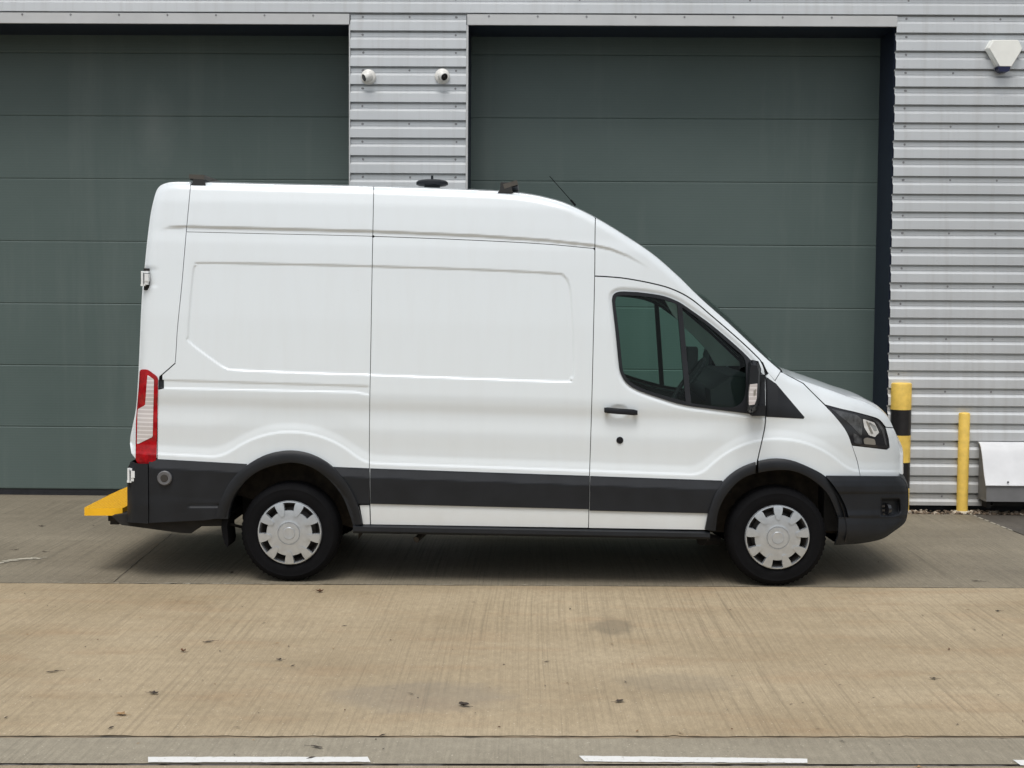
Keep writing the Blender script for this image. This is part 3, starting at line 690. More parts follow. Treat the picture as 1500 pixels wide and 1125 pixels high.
# mirrors
for mir in (False, True):
    bm = bmesh.new()
    A = [at(x, y, -.03) for x, y in ((1097, 532), (1101, 528.5), (1110, 530), (1113.5, 540), (1113, 580), (1109, 602), (1101, 606), (1094.5, 603), (1093.5, 590), (1095, 560))]
    B = [at(x, y, -.20) for x, y in ((1098, 530), (1101, 527.5), (1110, 529), (1112.5, 538), (1112, 575), (1108, 598), (1101, 602.5), (1096.5, 600), (1096, 588), (1096.5, 560))]
    C = [at(x, y, -.27) for x, y in ((1100, 540), (1102, 536), (1108, 537), (1110, 545), (1109, 575), (1106, 592), (1102, 596), (1099.5, 594), (1099, 585), (1099, 562))]
    prism(bm, A, B); prism(bm, B, C)
    bmesh.ops.remove_doubles(bm, verts=bm.verts, dist=1e-5)
    p0, p1 = at(1112, 590, -.03), at(1112, 604, .14); box(bm, (p0.x-.05, -.06, p1.z-.01), (p0.x+.04, .17, p1.z+.06))
    box(bm, (p0.x-.04, -.06, p1.z+.22), (p0.x+.03, .2, p1.z+.27))
    if mir:
        for v in bm.verts: v.co.y = WD-v.co.y
    mo = bmbuild('wing_mirror', bm, 'trim', fd_far if mir else fd, smooth=True, bevel=.006)
    bm = bmesh.new()
    A = [at(x, y, -.275) for x, y in ((1098.5, 563), (1109.5, 562), (1108.5, 584), (1105.5, 592.5), (1097.5, 593.5), (1097, 580))]
    B = [Vector((v.x, v.y+.035, v.z)) for v in A]; prism(bm, A, B)
    A2 = [at(x, y, -.279) for x, y in ((1104, 572), (1107.5, 570), (1107, 578), (1104, 580))]; prism(bm, A2, [Vector((v.x, v.y+.01, v.z)) for v in A2], 1)
    if mir:
        for v in bm.verts: v.co.y = WD-v.co.y
    bmbuild('indicator_lens', bm, ['clear', 'alu'], mo, bevel=.002)
# running step under the doors
bm = bmesh.new()
a = [at(517, 768.5, .0), at(1035, 778.5, .0)]; 
def stepsec(px, q0, q1, y0):
    A0 = at(px, q0, y0+.012); A1 = at(px, q0+3, y0-.018); A2 = at(px, q1-3, y0-.018); A3 = at(px, q1, y0+.01)
    return [Vector((A0.x, .25, A0.z)), A0, A1, A2, A3, Vector((A3.x, .25, A3.z))]
prism(bm, stepsec(517, 768.6, 781, 0), stepsec(1040, 778.6, 790, 0))
bmbuild('side_step', bm, 'trim', van, bevel=.003)
# underbody, exhaust, tow bracket, mud flaps
bm = bmesh.new()
xa, xb = at(262, 700, .3).x, at(1225, 700, .3).x
for (x0_, x1_, z0_, z1_) in ((at(520, 700, .3).x, at(1030, 700, .3).x, .36, .62), (at(500, 700, .3).x, at(1070, 700, .3).x, .62, .8), (at(205, 700, .3).x, at(333, 700, .3).x, .42, .8), (at(1200, 700, .4).x, at(1236, 700, .5).x, .36, .7)):
    box(bm, (x0_, .22, z0_), (x1_, WD-.22, z1_))
box(bm, (at(350, 700, .5).x, .62, .34), (at(520, 700, .5).x, 1.44, .60)); box(bm, (at(1030, 700, .5).x, .55, .34), (at(1215, 700, .5).x, 1.5, .60))
A = [at(x, y, .12) for x, y in ((163, 756), (178, 769), (230, 776), (262, 780.5), (280, 781.5), (292, 771), (332, 770.5), (332, 755), (190, 752))]
prism(bm, A, [Vector((v.x, WD-.3, v.z)) for v in A])
p = at(1037, 793, .3); cyl(bm, (p.x-.05, .25, p.z+.03), (p.x+.08, .35, p.z+.0), .05, .03, 12)
bmbuild('underbody', bm, 'dark', van)
bm = bmesh.new(); p = at(610, 792, .18); tube(bm, [(p.x+.0, .16, p.z+.01), (p.x+.06, .3, p.z+.05)], .022, 12); tube(bm, [(p.x+.06, .3, p.z+.05), (p.x+.25, .5, p.z+.1)], .022, 12)
bmbuild('exhaust_pipe', bm, 'steel', van)
for y0 in (.03, WD-.28):
    bm = bmesh.new(); A = []; 
    for x, y, t in ((326, 760, 7), (325, 772, 6), (327, 785, 5.5), (330, 795, 4), (333.5, 801, .6)): A.append((x, y, t))
    Lf = [at(x, y, y0+.02) for x, y, t in A]; Rt = [at(x+t*1.4, y-1, y0+.02) for x, y, t in A]
    lo = Lf+list(reversed(Rt)); 
    for v in lo: v.y = y0
    prism(bm, lo, [Vector((v.x, y0+.25, v.z)) for v in lo]); bmbuild('mud_flap', bm, 'rubber', van)
# arch liners
for hub, rr in ((HUB_R, .475), (HUB_F, .475)):
    c0 = at(hub[0], hub[1]-4, .05)
    for mir in (False, True):
        bm = bmesh.new(); n = 30; ra, rb_ = [], []
        for i in range(n+1):
            t = R(-8)+R(196 if hub is HUB_F else 165)*i/n
            x, z = c0.x+rr*math.cos(t), c0.z+rr*math.sin(t)
            ra.append(bm.verts.new((x, .035, z))); rb_.append(bm.verts.new((x, .42, z)))
        for i in range(n): bm.faces.new((ra[i], ra[i+1], rb_[i+1], rb_[i]))
        bm.faces.new(rb_)
        if mir:
            for v in bm.verts: v.co.y = WD-v.co.y
        bmbuild('wheel_arch_liner', bm, 'liner', van, smooth=True)
# inner shell behind the gaps (dark)
mb = MB()
full = join([p for p in OUT_TOP], ln([(1319, 697), (1245, 700)]), [p for p in reversed(FA_OUT)], ln([(1033, 772), (531, 766)]), list(reversed(RA_OUT)), ln([(314, 757), (215, 757), (205, 680), (193, 660)]))
fulls = [(p[0]+(750-p[0])*.004, p[1]+(520-p[1])*.006) for p in full]
WINB = [(p[0]+(1000-p[0])*-.04, p[1]+(520-p[1])*-.04) for p in WIN]
sheet(mb, fulls[::2], [WINB[::2]], lambda p, q: Sf(p, q, False)+.026, 9, 0)
part('inner_lining', mb, 'interior')
mb = MB(); band(mb, [(p[0]+(750-p[0])*.006, p[1]+(520-p[1])*.01) for p in OUT_TOP if p[1] < 405 and 235 < p[0] < 985][::4], .02, n=12, drop=.035); mb.build('roof_lining', 'interior', van)
# bulkhead, dash, seats, wheel
bm = bmesh.new(); xb_ = at(876, 500, .15).x; box(bm, (xb_-.02, .20, .5), (xb_, WD-.20, 2.35)); bmbuild('bulkhead', bm, 'interior', van)
bm = bmesh.new()
d0 = at(1040, 556, .35); 
P = [(d0.x, d0.z-.28), (d0.x-.02, d0.z-.06), (d0.x+.05, d0.z-.02), (d0.x+.12, d0.z+.03), (d0.x+.30, d0.z+.03), (d0.x+.62, d0.z-.08), (d0.x+.62, d0.z-.5)]
prism(bm, [Vector((x, .17, z)) for x, z in P], [Vector((x, WD-.17, z)) for x, z in P])
box(bm, (xb_, .16, .88), (d0.x+.45, WD-.16, 1.06))
bmbuild('dashboard', bm, 'interior', van, bevel=.02)
bm = bmesh.new(); ctr = at(1008, 558, .52); ax = Vector((-.75, 0, .55)).normalized(); u = Vector((0, 1, 0)); v = ax.cross(u)
ring = [ctr+(u*math.cos(t)+v*math.sin(t))*.19 for t in [2*math.pi*i/28 for i in range(29)]]; tube(bm, ring, .016, 8)
for t in (0, math.pi, 1.5*math.pi): tube(bm, [ctr, ctr+(u*math.cos(t)+v*math.sin(t))*.19], .018, 6)
tube(bm, [ctr-ax*.3, ctr], .05, 10)
bmbuild('steering_wheel', bm, 'interior', van, smooth=True)
bm = bmesh.new(); c2 = at(1012, 528, .75); box(bm, (c2.x-.03, .7, c2.z-.12), (c2.x+.04, .82, c2.z+.10)); box(bm, (c2.x+.04, .69, c2.z-.11), (c2.x+.045, .83, c2.z+.09)); bmbuild('dash_mount', bm, 'interior', van, bevel=.015)
bm = bmesh.new(); A = [at(x, y, 1.80) for x, y in ((974, 440), (990, 445), (1000, 455), (1042, 491), (1083, 530), (1084, 536), (1049, 536), (1036, 513), (1018, 494), (1000, 477), (985, 460))]
prism(bm, A, [Vector((v.x, 1.83, v.z)) for v in A]); A = [Vector((v.x, WD-v.y, v.z)) for v in A]; pt = bmbuild('pillar_trim', bm, 'pillar', van, bevel=.004)
for y in (.22, 1.2):
    bm = bmesh.new(); x0_ = at(905, 560, y).x; A = [(x0_-.03, .8), (x0_+.5, .8), (x0_+.52, 1.0), (x0_+.1, 1.06), (x0_+.0, 1.30), (x0_-.08, 1.32)]
    prism(bm, [Vector((a_, y, z)) for a_, z in A], [Vector((a_, y+.5, z)) for a_, z in A]); bmbuild('seat', bm, 'interior', van, bevel=.03)
# wheels
def make_wheel(hub, phase, mir):
    c0 = at(hub[0], hub[1], .045); RR = 74.2/215.8; cen = (c0.x, 0, RR)
    y0 = .030
    def fix(bm):
        for v in bm.verts:
            v.co.y = (WD-v.co.y) if mir else v.co.y
    bm = bmesh.new()   # steel rim
    lathe(bm, (c0.x, y0, RR), [(.005, .05), (.09, .045), (.13, .06), (.17, .075), (.19, .03), (.20, .018), (.208, .02), (.208, .2)], 48)
    for k in range(5):
        t = k*2*math.pi/5; cyl(bm, (c0.x+.07*math.cos(t), y0+.03, RR+.07*math.sin(t)), (c0.x+.07*math.cos(t), y0+.06, RR+.07*math.sin(t)), .012, seg=8)
    fix(bm); w = bmbuild('wheel', bm, 'steel', van, smooth=True)
    bm = bmesh.new(); seg_ = 120
    prof = [(.208, .02), (.222, .006), (.245, -.004), (.275, -.008), (.295, -.004), (.300, -.0055), (.312, .0), (.325, .009), (.338, .022), (RR, .042), (RR, .075), (RR-.008, .078), (RR-.008, .083), (RR, .086), (RR, .12), (RR-.008, .122), (RR-.008, .128), (RR, .13), (RR, .175), (.33, .20), (.30, .215), (.208, .20)]
    rings = lathe(bm, (c0.x, y0, RR), prof, seg_)
    for ri in (7, 8, 9, 18, 19):
        for i in range(0, seg_, 2):
            v = rings[ri][i]; d = Vector((v.co.x-c0.x, 0, v.co.z-RR)); v.co -= d.normalized()*(.007 if ri < 18 else .006)
            v2 = rings[ri][i]
    for v in bm.verts:
        if v.co.z < .004: v.co.z = .004
    fix(bm); bmbuild('tyre', bm, 'rubber', w, smooth=True)
    # hubcap with nine openings
    HR = 47.9/215.8; bm = bmesh.new()
    dome = lambda r: -.012-.016*(1-(r/HR)**2)
    prof = [(.0004, dome(0)-.005), (.034, dome(0)-.005), (.039, dome(0)-.0055), (.042, dome(0)-.001), (.047, dome(0)-.001), (.071, dome(.07)-.002), (.073, dome(.07)+.006), (.0775, dome(.07)+.006), (.079, dome(.08)-.0008)]+[(r_, dome(r_)) for r_ in np.linspace(.083, HR*.705, 6)]+[(HR*.71, dome(HR*.71)+.022)]
    lathe(bm, (c0.x, y0, RR), prof, 90)
    lathe(bm, (c0.x, y0, RR), [(HR*.925, .035), (HR*.935, -.004), (HR*.95, -.011), (HR*.98, -.010), (HR, -.001), (HR*1.005, .012)], 90)
    for k in range(9):
        a0 = R(phase+20+40*k)
        top, bot = [], []
        def P(r_, a_, lift_): return Vector((c0.x+r_*HR*math.cos(a0+a_), y0+dome(r_*HR)+lift_, RR+r_*HR*math.sin(a0+a_)))
        loop = [(.575, -.10), (.56, 0), (.575, .10), (.64, .125), (.70, .155), (.76, .165), (.84, .17), (.92, .165), (.95, .15), (.955, 0), (.95, -.15), (.92, -.165), (.84, -.17), (.76, -.165), (.70, -.155), (.64, -.125)]
        top = [bm.verts.new(P(r_, a_*.92, -.009)) for r_, a_ in loop]; bot = [bm.verts.new(P(r_, a_*1.0, .020)) for r_, a_ in loop]
        n = len(loop)
        for i in range(n): bm.faces.new((top[i], top[(i+1) % n], bot[(i+1) % n], bot[i]))
        cv = bm.verts.new(P(.77, 0, -.0095))
        for i in range(n): bm.faces.new((top[(i+1) % n], top[i], cv))
    for k in range(10):   # lit slots of the centre ring
        pass
    fix(bm); bmbuild('hubcap', bm, 'silver', w, smooth=True)
for mir in (False, True):
    make_wheel(HUB_R, 90, mir); make_wheel(HUB_F, 270, mir)
a = at(425, 780, .3); b_ = at(1138, 783, .3)
for x in (a.x, b_.x):
    bm = bmesh.new(); cyl(bm, (x, .2, .34), (x, 1.86, .34), .06, seg=12); bmbuild('axle', bm, 'dark', van)
bm = bmesh.new(); tube(bm, [at(330, 766, .12), at(352, 771.5, .22), at(380, 776, .3)], .010, 8); bmbuild('flap_stay', bm, 'dark', van)
# hinges
for (x0_, y0_, x1_, y1_) in ((206.5, 397, 218, 421), (186.5, 686, 199.5, 709)):
    for mir in (False, True):
        bm = bmesh.new(); yb = .04 if y0_ < 500 else .0
        def bx(xa, ya, xb2, yb2, d0, d1): A, B = at(xa, ya, d0), at(xb2, yb2, d0); box(bm, (min(A.x, B.x), d0, min(A.z, B.z)), (max(A.x, B.x), d1, max(A.z, B.z)))
        bx(x0_, y0_+1, x0_+3, y1_-2, yb, yb+.07); bx(x0_, y0_, x1_-1, y0_+3.2, yb+.01, yb+.05); bx(x0_-.6, y1_-5, x0_+6, y1_-2, yb+.01, yb+.05)
        bx(x0_+5, y0_+4, x1_-.5, y1_-9, yb-.006, yb+.03); bx(x0_+5, y1_-12, x1_-1.5, y1_-4, yb-.002, yb+.03)
        if mir:
            for v in bm.verts: v.co.y = WD-v.co.y
        bmbuild('door_hinge', bm, 'hinge', rd, bevel=.002)
        bm = bmesh.new(); A, B = at(x0_+3, y0_-4, .06), at(x1_+1.5, y1_+4, .06); box(bm, (A.x, yb+.035, B.z), (B.x-.01, yb+.075, A.z))
        if mir:
            for v in bm.verts: v.co.y = WD-v.co.y
        bmbuild('hinge_pocket', bm, 'dark', rd)
# yellow rear step
bm = bmesh.new(); z0 = .476
xL = at(121, 744, .19).x; xR = at(178, 744, .19).x; xB = at(183, 722, .6).x+.1
pl = [(xL+.012, .19), (xL, .24), (xL-.02, .9), (xL-.02, 1.16), (xL, 1.82), (xL+.012, 1.87), (xR-.01, 1.87), (xR, 1.80), (xR, 1.70), (xR+.09, 1.55), (xR+.09, .50), (xR, .36), (xR, .21)]
prism(bm, [Vector((x, y, z0)) for x, y in pl], [Vector((x, y, z0-.052)) for x, y in pl], 1)
for f in bm.faces:
    if f.calc_center_median().z > z0-.001: f.material_index = 0
bmbuild('rear_step', bm, ['yellow_step', 'step_side'], van, bevel=.006)
stepo = bpy.context.scene.objects['rear_step']
bm = bmesh.new()
for y in (.45, 1.5): box(bm, (xL+.10, y, z0-.13), (at(200, 760, .5).x, y+.06, z0-.046))
box(bm, (xL+.16, .3, z0-.13), (xL+.22, 1.75, z0-.07))
bmbuild('step_bracket', bm, 'dark', van, bevel=.004)
# roof fittings
def obox(bm, c, ux, uz, lx, lz, y0, y1, mi=0):
    P = [c+ux*a*lx/2+uz*b2*lz/2 for a, b2 in ((-1, -1), (1, -1), (1, 1), (-1, 1))]
    prism(bm, [Vector((p.x, y0, p.z)) for p in P], [Vector((p.x, y1, p.z)) for p in P], mi)
X, Z = Vector((1, 0, 0)), Vector((0, 0, 1))
zr = lambda px, yy: at(px, yon(topline, px), .22)
def bar(px, py, tilt, lx, lz, fx):
    r_ = empty_part = None
    bm = bmesh.new(); c = at(px, py, .20); ux = Vector((math.cos(tilt), 0, math.sin(tilt))); uz = Vector((-math.sin(tilt), 0, math.cos(tilt)))
    obox(bm, c, ux, uz, lx, lz, .17, WD-.17); obox(bm, c-uz*(lz*.62), ux, uz, lx*.9, .008, .18, WD-.18, 1); o = bmbuild('roof_bar', bm, ['bar', 'trim'], van, bevel=.003)
    for y in (.172, WD-.30):
        bm = bmesh.new()
        f = at(fx, py+8, .2); P = [(f.x-.035, f.z+.052), (f.x+.03, f.z+.052), (f.x+.045, f.z+.0), (f.x+.05, f.z-.02), (f.x-.055, f.z-.02), (f.x-.04, f.z)]
        prism(bm, [Vector((a_, y, z)) for a_, z in P], [Vector((a_, y+.12, z)) for a_, z in P])
        bmbuild('bar_foot', bm, 'gloss_black', o)
bar(289.5, 259.5, R(-3), .105, .030, 292)
bar(748, 270.5, R(17), .100, .032, 741)
# roof vent
bm = bmesh.new(); p = at(633, 270, 1.0); lathe(bm, (p.x, 1.0, p.z), [(.001, .035), (.06, .034), (.105, .026), (.118, .014), (.118, -.004), (.10, -.012), (.06, -.012), (.05, -.10)], 40, axis='z'); cyl(bm, (p.x, 1.0, p.z+.03), (p.x, 1.0, p.z+.065), .009, seg=8)
bmbuild('roof_vent', bm, 'trim', van, smooth=True)
# roof rails along the roof and aerial
bm = bmesh.new()
for y in (.42, WD-.44):
    pts = [at(px, yon(topline, px), .2) for px in (300, 420, 545, 600)]
    for a_, b2 in zip(pts, pts[1:]):
        A = [Vector((a_.x, y, a_.z)), Vector((a_.x, y+.05, a_.z)), Vector((a_.x, y+.04, a_.z+.10)), Vector((a_.x, y+.01, a_.z+.10))]
        B = [Vector((b2.x, y, b2.z)), Vector((b2.x, y+.05, b2.z)), Vector((b2.x, y+.04, b2.z+.10)), Vector((b2.x, y+.01, b2.z+.10))]
        prism(bm, A, B)
bm.free()
bm = bmesh.new(); tube(bm, [at(843, 301, 1.0), at(805, 258, 1.0)], .003, 6); tube(bm, [at(843, 301, 1.0), at(836, 293, 1.0)], .008, 6); bmbuild('aerial', bm, 'rubber', van)
# wiper and washer bits on the scuttle
bm = bmesh.new(); tube(bm, [at(1152, 549.5, .5), at(1166, 553, .5), at(1180, 557.5, .5)], .010, 6); tube(bm, [at(1165, 554, .4), at(1186, 560.5, .5)], .014, 6); tube(bm, [at(1150, 551, .55), at(1128, 528, .9)], .007, 6); bmbuild('wiper', bm, 'rubber', van)

# ------------------------------------------------------------------ the building
WY = 3.62; DY = 4.22
bld = empty('warehouse', (0, WY, 0), 'silver ribbed metal warehouse wall with two large grey green doors', 'building')
zr0 = at(1400, 23.2, WY).z; zr1 = at(1400, 723.8, WY).z; PITCH = (zr0-zr1)/27
def cladding(x0_, x1_, zlo, zhi):
    # dark underside starts at z = zr0 + k*PITCH (bottom of crown)
    mb = MB(); pts = []
    k0 = int(math.floor((zlo-zr0)/PITCH))-1; k1 = int(math.ceil((zhi-zr0)/PITCH))+1
    for k in range(k1, k0-1, -1):
        zb = zr0+k*PITCH+.012
        pts += [(zb+.078, 0), (zb, 0), (zb-.003, .056), (zb-.018, .056), (zb-.020, .027), (zb-.052, .027), (zb-.053, .031), (zb-.060, .031), (zb-.061, .027)]  # deep notch under each crown is added to the profile to gather shade
    cl = []
    for (za, ya), (zb2, yb2) in zip(pts, pts[1:]):
        if za <= zlo or zb2 >= zhi: continue
        t0 = 0 if za <= zhi else (za-zhi)/(za-zb2); t1 = 1 if zb2 >= zlo else (za-zlo)/(za-zb2)
        a_ = (za+(zb2-za)*t0, ya+(yb2-ya)*t0); b2 = (za+(zb2-za)*t1, ya+(yb2-ya)*t1)
        n = np.array([0, -(a_[0]-b2[0]), -(b2[1]-a_[1])*1.0]); n = n/np.linalg.norm(n)
        mb.add([(x0_, WY+a_[1], a_[0]), (x1_, WY+a_[1], a_[0]), (x1_, WY+b2[1], b2[0]), (x0_, WY+b2[1], b2[0])], [(0, 1, 2, 3)], [n]*4)
    return mb
def screws(mb, xs, every=None, zlo=0, zhi=9, odd=()):
    k = 0
    for kk in range(-30, 20):
        z = zr0+kk*PITCH+.012-.020-.016
        if z < zlo or z > zhi: continue
        for i, x in enumerate(xs if (every is None or kk % every == 0) else xs[:1]+([xs[-1]] if odd == 'ends' else [])):
            x = x+random.uniform(-.006, .006); zz = z+random.uniform(-.002, .002)
            n = 8; V = [(x, WY+.020, zz)]+[(x+.0075*math.cos(t), WY+.021, zz+.0075*math.sin(t)) for t in [2*math.pi*i_/n for i_ in range(n)]]+[(x+.010*math.cos(t), WY+.0275, zz+.010*math.sin(t)) for t in [2*math.pi*i_/n for i_ in range(n)]]
            Fc = [(0, 1+i_, 1+(i_+1) % n) for i_ in range(n)]+[(1+i_, 1+(i_+1) % n, 1+n+(i_+1) % n, 1+n+i_) for i_ in range(n)]
            Nn = [(0, -1, 0)]+[(0, -1, 0)]*n+[(.7*math.cos(t), -.7, .7*math.sin(t)) for t in [2*math.pi*i_/n for i_ in range(n)]]
            mb.add(V, Fc, Nn, 1)
xl, xs0, xs1, xr = -9.0, at(513, 150, WY).x, at(682.5, 150, WY).x, at(1311, 150, WY).x
zl = (at(300, 33, WY).z+at(1000, 39.5, WY).z)/2; zbot = at(1335, 740, WY).z
ZT = 7.2
zup = zr0+.012-.0195   # lower end of the full-width band: just under the dark underside
mb = cladding(xl, 9.0, zup, ZT); screws(mb, [at(x, 10, WY).x for x in (150, 330, 531, 668, 850, 1100, 1332)], 1, zup, ZT); mb.build('cladding_panel', ['clad', 'screw'], bld)
mb = cladding(xs0, xs1, zbot, zup-.0005); screws(mb, [at(531, 100, WY).x, at(600, 100, WY).x, at(668, 100, WY).x], 3, zbot, zup)
screws(mb, [at(531, 100, WY).x], None, zbot, zup); screws(mb, [at(668, 100, WY).x], None, zbot, zup); mb.build('cladding_panel', ['clad', 'screw'], bld)
mb = cladding(xr, 9.0, zbot, zup-.0005); xx = at(1328, 100, WY).x
screws(mb, [xx, xx+.43, xx+.86, xx+1.29], 3, zbot, zup); screws(mb, [xx], None, zbot, zup); mb.build('cladding_panel', ['clad', 'screw'], bld)
# lintel flashings
for a_, b2 in ((xl, xs0-.008), (xs1+.008, xr+.004)):
    bm = bmesh.new(); box(bm, (a_, WY-.004, zl), (b2, WY+.030, zup+.004)); 
    n = int((b2-a_)/.45)
    for i in range(n):
        x = a_+.2+i*.45; cyl(bm, (x, WY-.009, zup-.012), (x, WY-.004, zup-.012), .008, .010, 8, 1)
    bmbuild('lintel_flashing', bm, ['flash', 'screw'], bld, bevel=.0015)
# edge trims of the openings, reveals
bm = bmesh.new()
for x, w in ((xs0-.012, .011), (xs1+.001, .018)):
    box(bm, (x, WY+.002, zbot), (x+w, WY+.12, zl+.0))
bmbuild('edge_trim', bm, 'flash', bld)
for (a_, b2, nm) in ((xl, xs0-.014, 0), (xs1+.022, xr-.002, 1)):
    bm = bmesh.new()
    box(bm, (b2-.0, WY+.062, 0), (b2+.10, DY+.2, zl+.10)); box(bm, (a_-.10, WY+.062, 0), (a_, DY+.2, zl+.10)); box(bm, (a_, WY+.062, zl+.002), (b2, DY+.2, zl+.09))
    bmbuild('door_surround', bm, 'navy', bld)
    # sectional door
    bm = bmesh.new(); box(bm, (a_, DY+.035, 0), (b2, DY+.07, zl+.4)); box(bm, (a_, DY+.010, .012), (b2, DY+.034, .060), 0); box(bm, (a_, DY+.002, .0), (b2, DY+.03, .014))
    dm = bmbuild('sectional_door', bm, 'seal', bld)
    zs = at(750, 357.5, DY).z; H = (at(750, 80.5, DY).z-at(750, 449.5, DY).z)/4
    levels = [zs+H*k for k in range(-4, 5)]; levels = [.062]+[z for z in levels if z > .2]
    for za, zb2 in zip(levels, levels[1:]+[levels[-1]+H]):
        g_ = .0018
        mb = MB(); pr = [(za-.0005, .007), (za+g_, .004), (za+g_+.003, .0015), (za+g_+.008, 0), (zb2-g_-.008, 0), (zb2-g_-.003, .0015), (zb2-g_, .004), (zb2+.0005, .007)]
        for (z0_, y0_), (z1_, y1_) in zip(pr, pr[1:]):
            n_ = np.array([0, -(z1_-z0_), (y1_-y0_)]); n_ /= np.linalg.norm(n_)
            mb.add([(a_, DY+y0_, z0_), (b2, DY+y0_, z0_), (b2, DY+y1_, z1_), (a_, DY+y1_, z1_)], [(0, 1, 2, 3)], [n_]*4)
        mb.build('door_panel', 'door', dm)
# small latch on the right door
bm = bmesh.new(); p = at(1285.5, 512, DY-.0); box(bm, (p.x-.012, DY-.02, p.z-.03), (p.x+.01, DY, p.z-.005)); box(bm, (p.x-.012, DY-.02, p.z+.005), (p.x+.01, DY, p.z+.03)); bmbuild('door_latch', bm, 'alu', dm, bevel=.003)
# dark plinth behind the cladding foot, and solid wall
bm = bmesh.new()
for a_, b2 in ((xs0+.001, xs1-.001), (xr+.12, 9.0)): box(bm, (a_, WY+.10, 0), (b2, WY+.5, zup-.02))
box(bm, (xl, WY+.07, zup+.06), (9.0, WY+.9, ZT)); bmbuild('wall_core', bm, 'seal', bld)

# ------------------------------------------------------------------ wall equipment
def turret(px, py, look, label):
    c = at(px, py, WY-.001); o = empty('security_camera', c, label, 'camera', 'dome cameras on the central pillar')
    bm = bmesh.new(); lathe(bm, (c.x, WY, c.z), [(.070, .0), (.070, -.02), (.066, -.028), (.052, -.036), (.040, -.038)], 32); bmbuild('mount_base', bm, 'cam_white', o, smooth=True)
    d = Vector(look).normalized(); cc = Vector((c.x, WY-.045, c.z))
    bm = bmesh.new(); bmesh.ops.create_uvsphere(bm, u_segments=32, v_segments=20, radius=.043, matrix=Matrix.Translation(cc))
    for v in bm.verts:
        r_ = v.co-cc; t = r_.dot(d)
        if t > .026: v.co -= d*(t-.026)
    cyl(bm, cc+d*.0, cc+d*.046, .0385, .037, 28); bmbuild('eyeball', bm, 'cam_white', o, smooth=True)
    bm = bmesh.new(); cyl(bm, cc+d*.046, cc+d*.0475,   .033, .032, 28); cyl(bm, cc+d*.0475, cc+d*.052, .014, .012, 16)
    bmbuild('lens_cover', bm, 'black_lens', o, smooth=True)
turret(540, 113, (-.72, -.48, -.36), 'white dome camera on the ribbed pillar looking down left, nearer the left door')
turret(648, 112, (.50, -.72, -.36), 'white dome camera on the ribbed pillar looking down right, nearer the right door')
# alarm box
al = empty('alarm_box', at(1468, 82, WY), 'off white burglar alarm box with blue lens high on the ribbed wall', 'alarm')
bm = bmesh.new()
def q3(pts, Y): return [at(x, y, Y) for x, y in pts]
b0 = [(1443, 72), (1450, 60), (1489, 60), (1495, 73), (1478, 101), (1460, 101)]
cen_ = (1469, 80)
def shr(pts, s, dx=0, dy=0): return [(cen_[0]+(x-cen_[0])*s+dx, cen_[1]+(y-cen_[1])*s+dy) for x, y in pts]
loops = [q3(b0, WY-.001), q3(shr(b0, 1.0), WY-.055), q3(shr(b0, .86), WY-.085)]
# keep world footprint: re-use the wall-plane outline, moved straight out
L0 = loops[0]; L1 = [Vector((v.x, WY-.055, v.z)) for v in L0]; cc = sum(L0, Vector())/6; L2 = [cc+(v-cc)*.88 for v in L0]; L2 = [Vector((v.x, WY-.082, v.z)) for v in L2]
prism(bm, L0, L1); prism(bm, L1, L2); bmesh.ops.remove_doubles(bm, verts=bm.verts, dist=1e-5)
bmesh.ops.delete(bm, geom=[f for f in bm.faces if abs(f.calc_center_median().y-(WY-.055)) < 1e-4], context='FACES_ONLY')
bmbuild('alarm_cover', bm, 'alarm_white', al, bevel=.004, smooth=True)
bm = bmesh.new(); lo = at(1469, 100, WY-.04); w_ = .066
A = [(-w_, .012), (w_, .012), (w_*.82, -.028), (w_*.4, -.042), (-w_*.4, -.042), (-w_*.82, -.028)]
prism(bm, [Vector((lo.x+x, WY-.004, lo.z+z)) for x, z in A], [Vector((lo.x+x*.9, WY-.080, lo.z+z*.9)) for x, z in A]); bmbuild('blue_lens', bm, 'blue_lens', al, bevel=.005, smooth=True)
# wall box with flared cover
c = at(1431, 740, WY); vb = empty('wall_box', (c.x, WY, c.z), 'white flared cover over a grey box low on the ribbed wall at the right edge', 'wall box')
xv0 = at(1431.5, 690, WY).x; xv1 = xv0+1.25
zt_, zm_, zb_ = at(1440, 647, WY).z, at(1446, 711, WY-.26).z, at(1446, 735, WY-.26).z
zk = at(1436, 730, WY-.02).z
prof = [(WY, zt_-.02), (WY-.05, zt_-.03), (WY-.245, zm_), (WY-.245, zb_), (WY-.20, zb_-.004), (WY, zk)]
bm = bmesh.new(); prism(bm, [Vector((xv0+.012, y, z)) for y, z in prof], [Vector((xv1-.012, y, z)) for y, z in prof]); bmbuild('box_body', bm, 'box_grey', vb, bevel=.004)
cvp = [(WY-.002, zt_), (WY-.045, zt_-.008), (WY-.085, zt_-.035), (WY-.115, zt_-.08), (WY-.15, zt_-.15), (WY-.20, zt_-.27), (WY-.262, zm_+.0)]
inn = [(y+.010, z-.008) for y, z in reversed(cvp)]
bm = bmesh.new(); prism(bm, [Vector((xv0, y, z)) for y, z in cvp+inn], [Vector((xv1, y, z)) for y, z in cvp+inn]); hood = bmbuild('cover_plate', bm, 'hood_white', vb, smooth=True)
bm = bmesh.new(); p = at(1476.5, 706, WY-.255); cyl(bm, (p.x, p.y+.004, p.z), (p.x, p.y-.012, p.z), .007, seg=12); bmbuild('cover_screw', bm, 'trim', hood)
bm = bmesh.new(); box(bm, (xv0+.05, WY-.14, zk-.07), (xv0+.09, WY, zk-.0)); box(bm, (xv0+.12, WY-.1, zk-.06), (xv1-.1, WY, zk-.005)); bmbuild('box_bracket', bm, 'dark', vb)

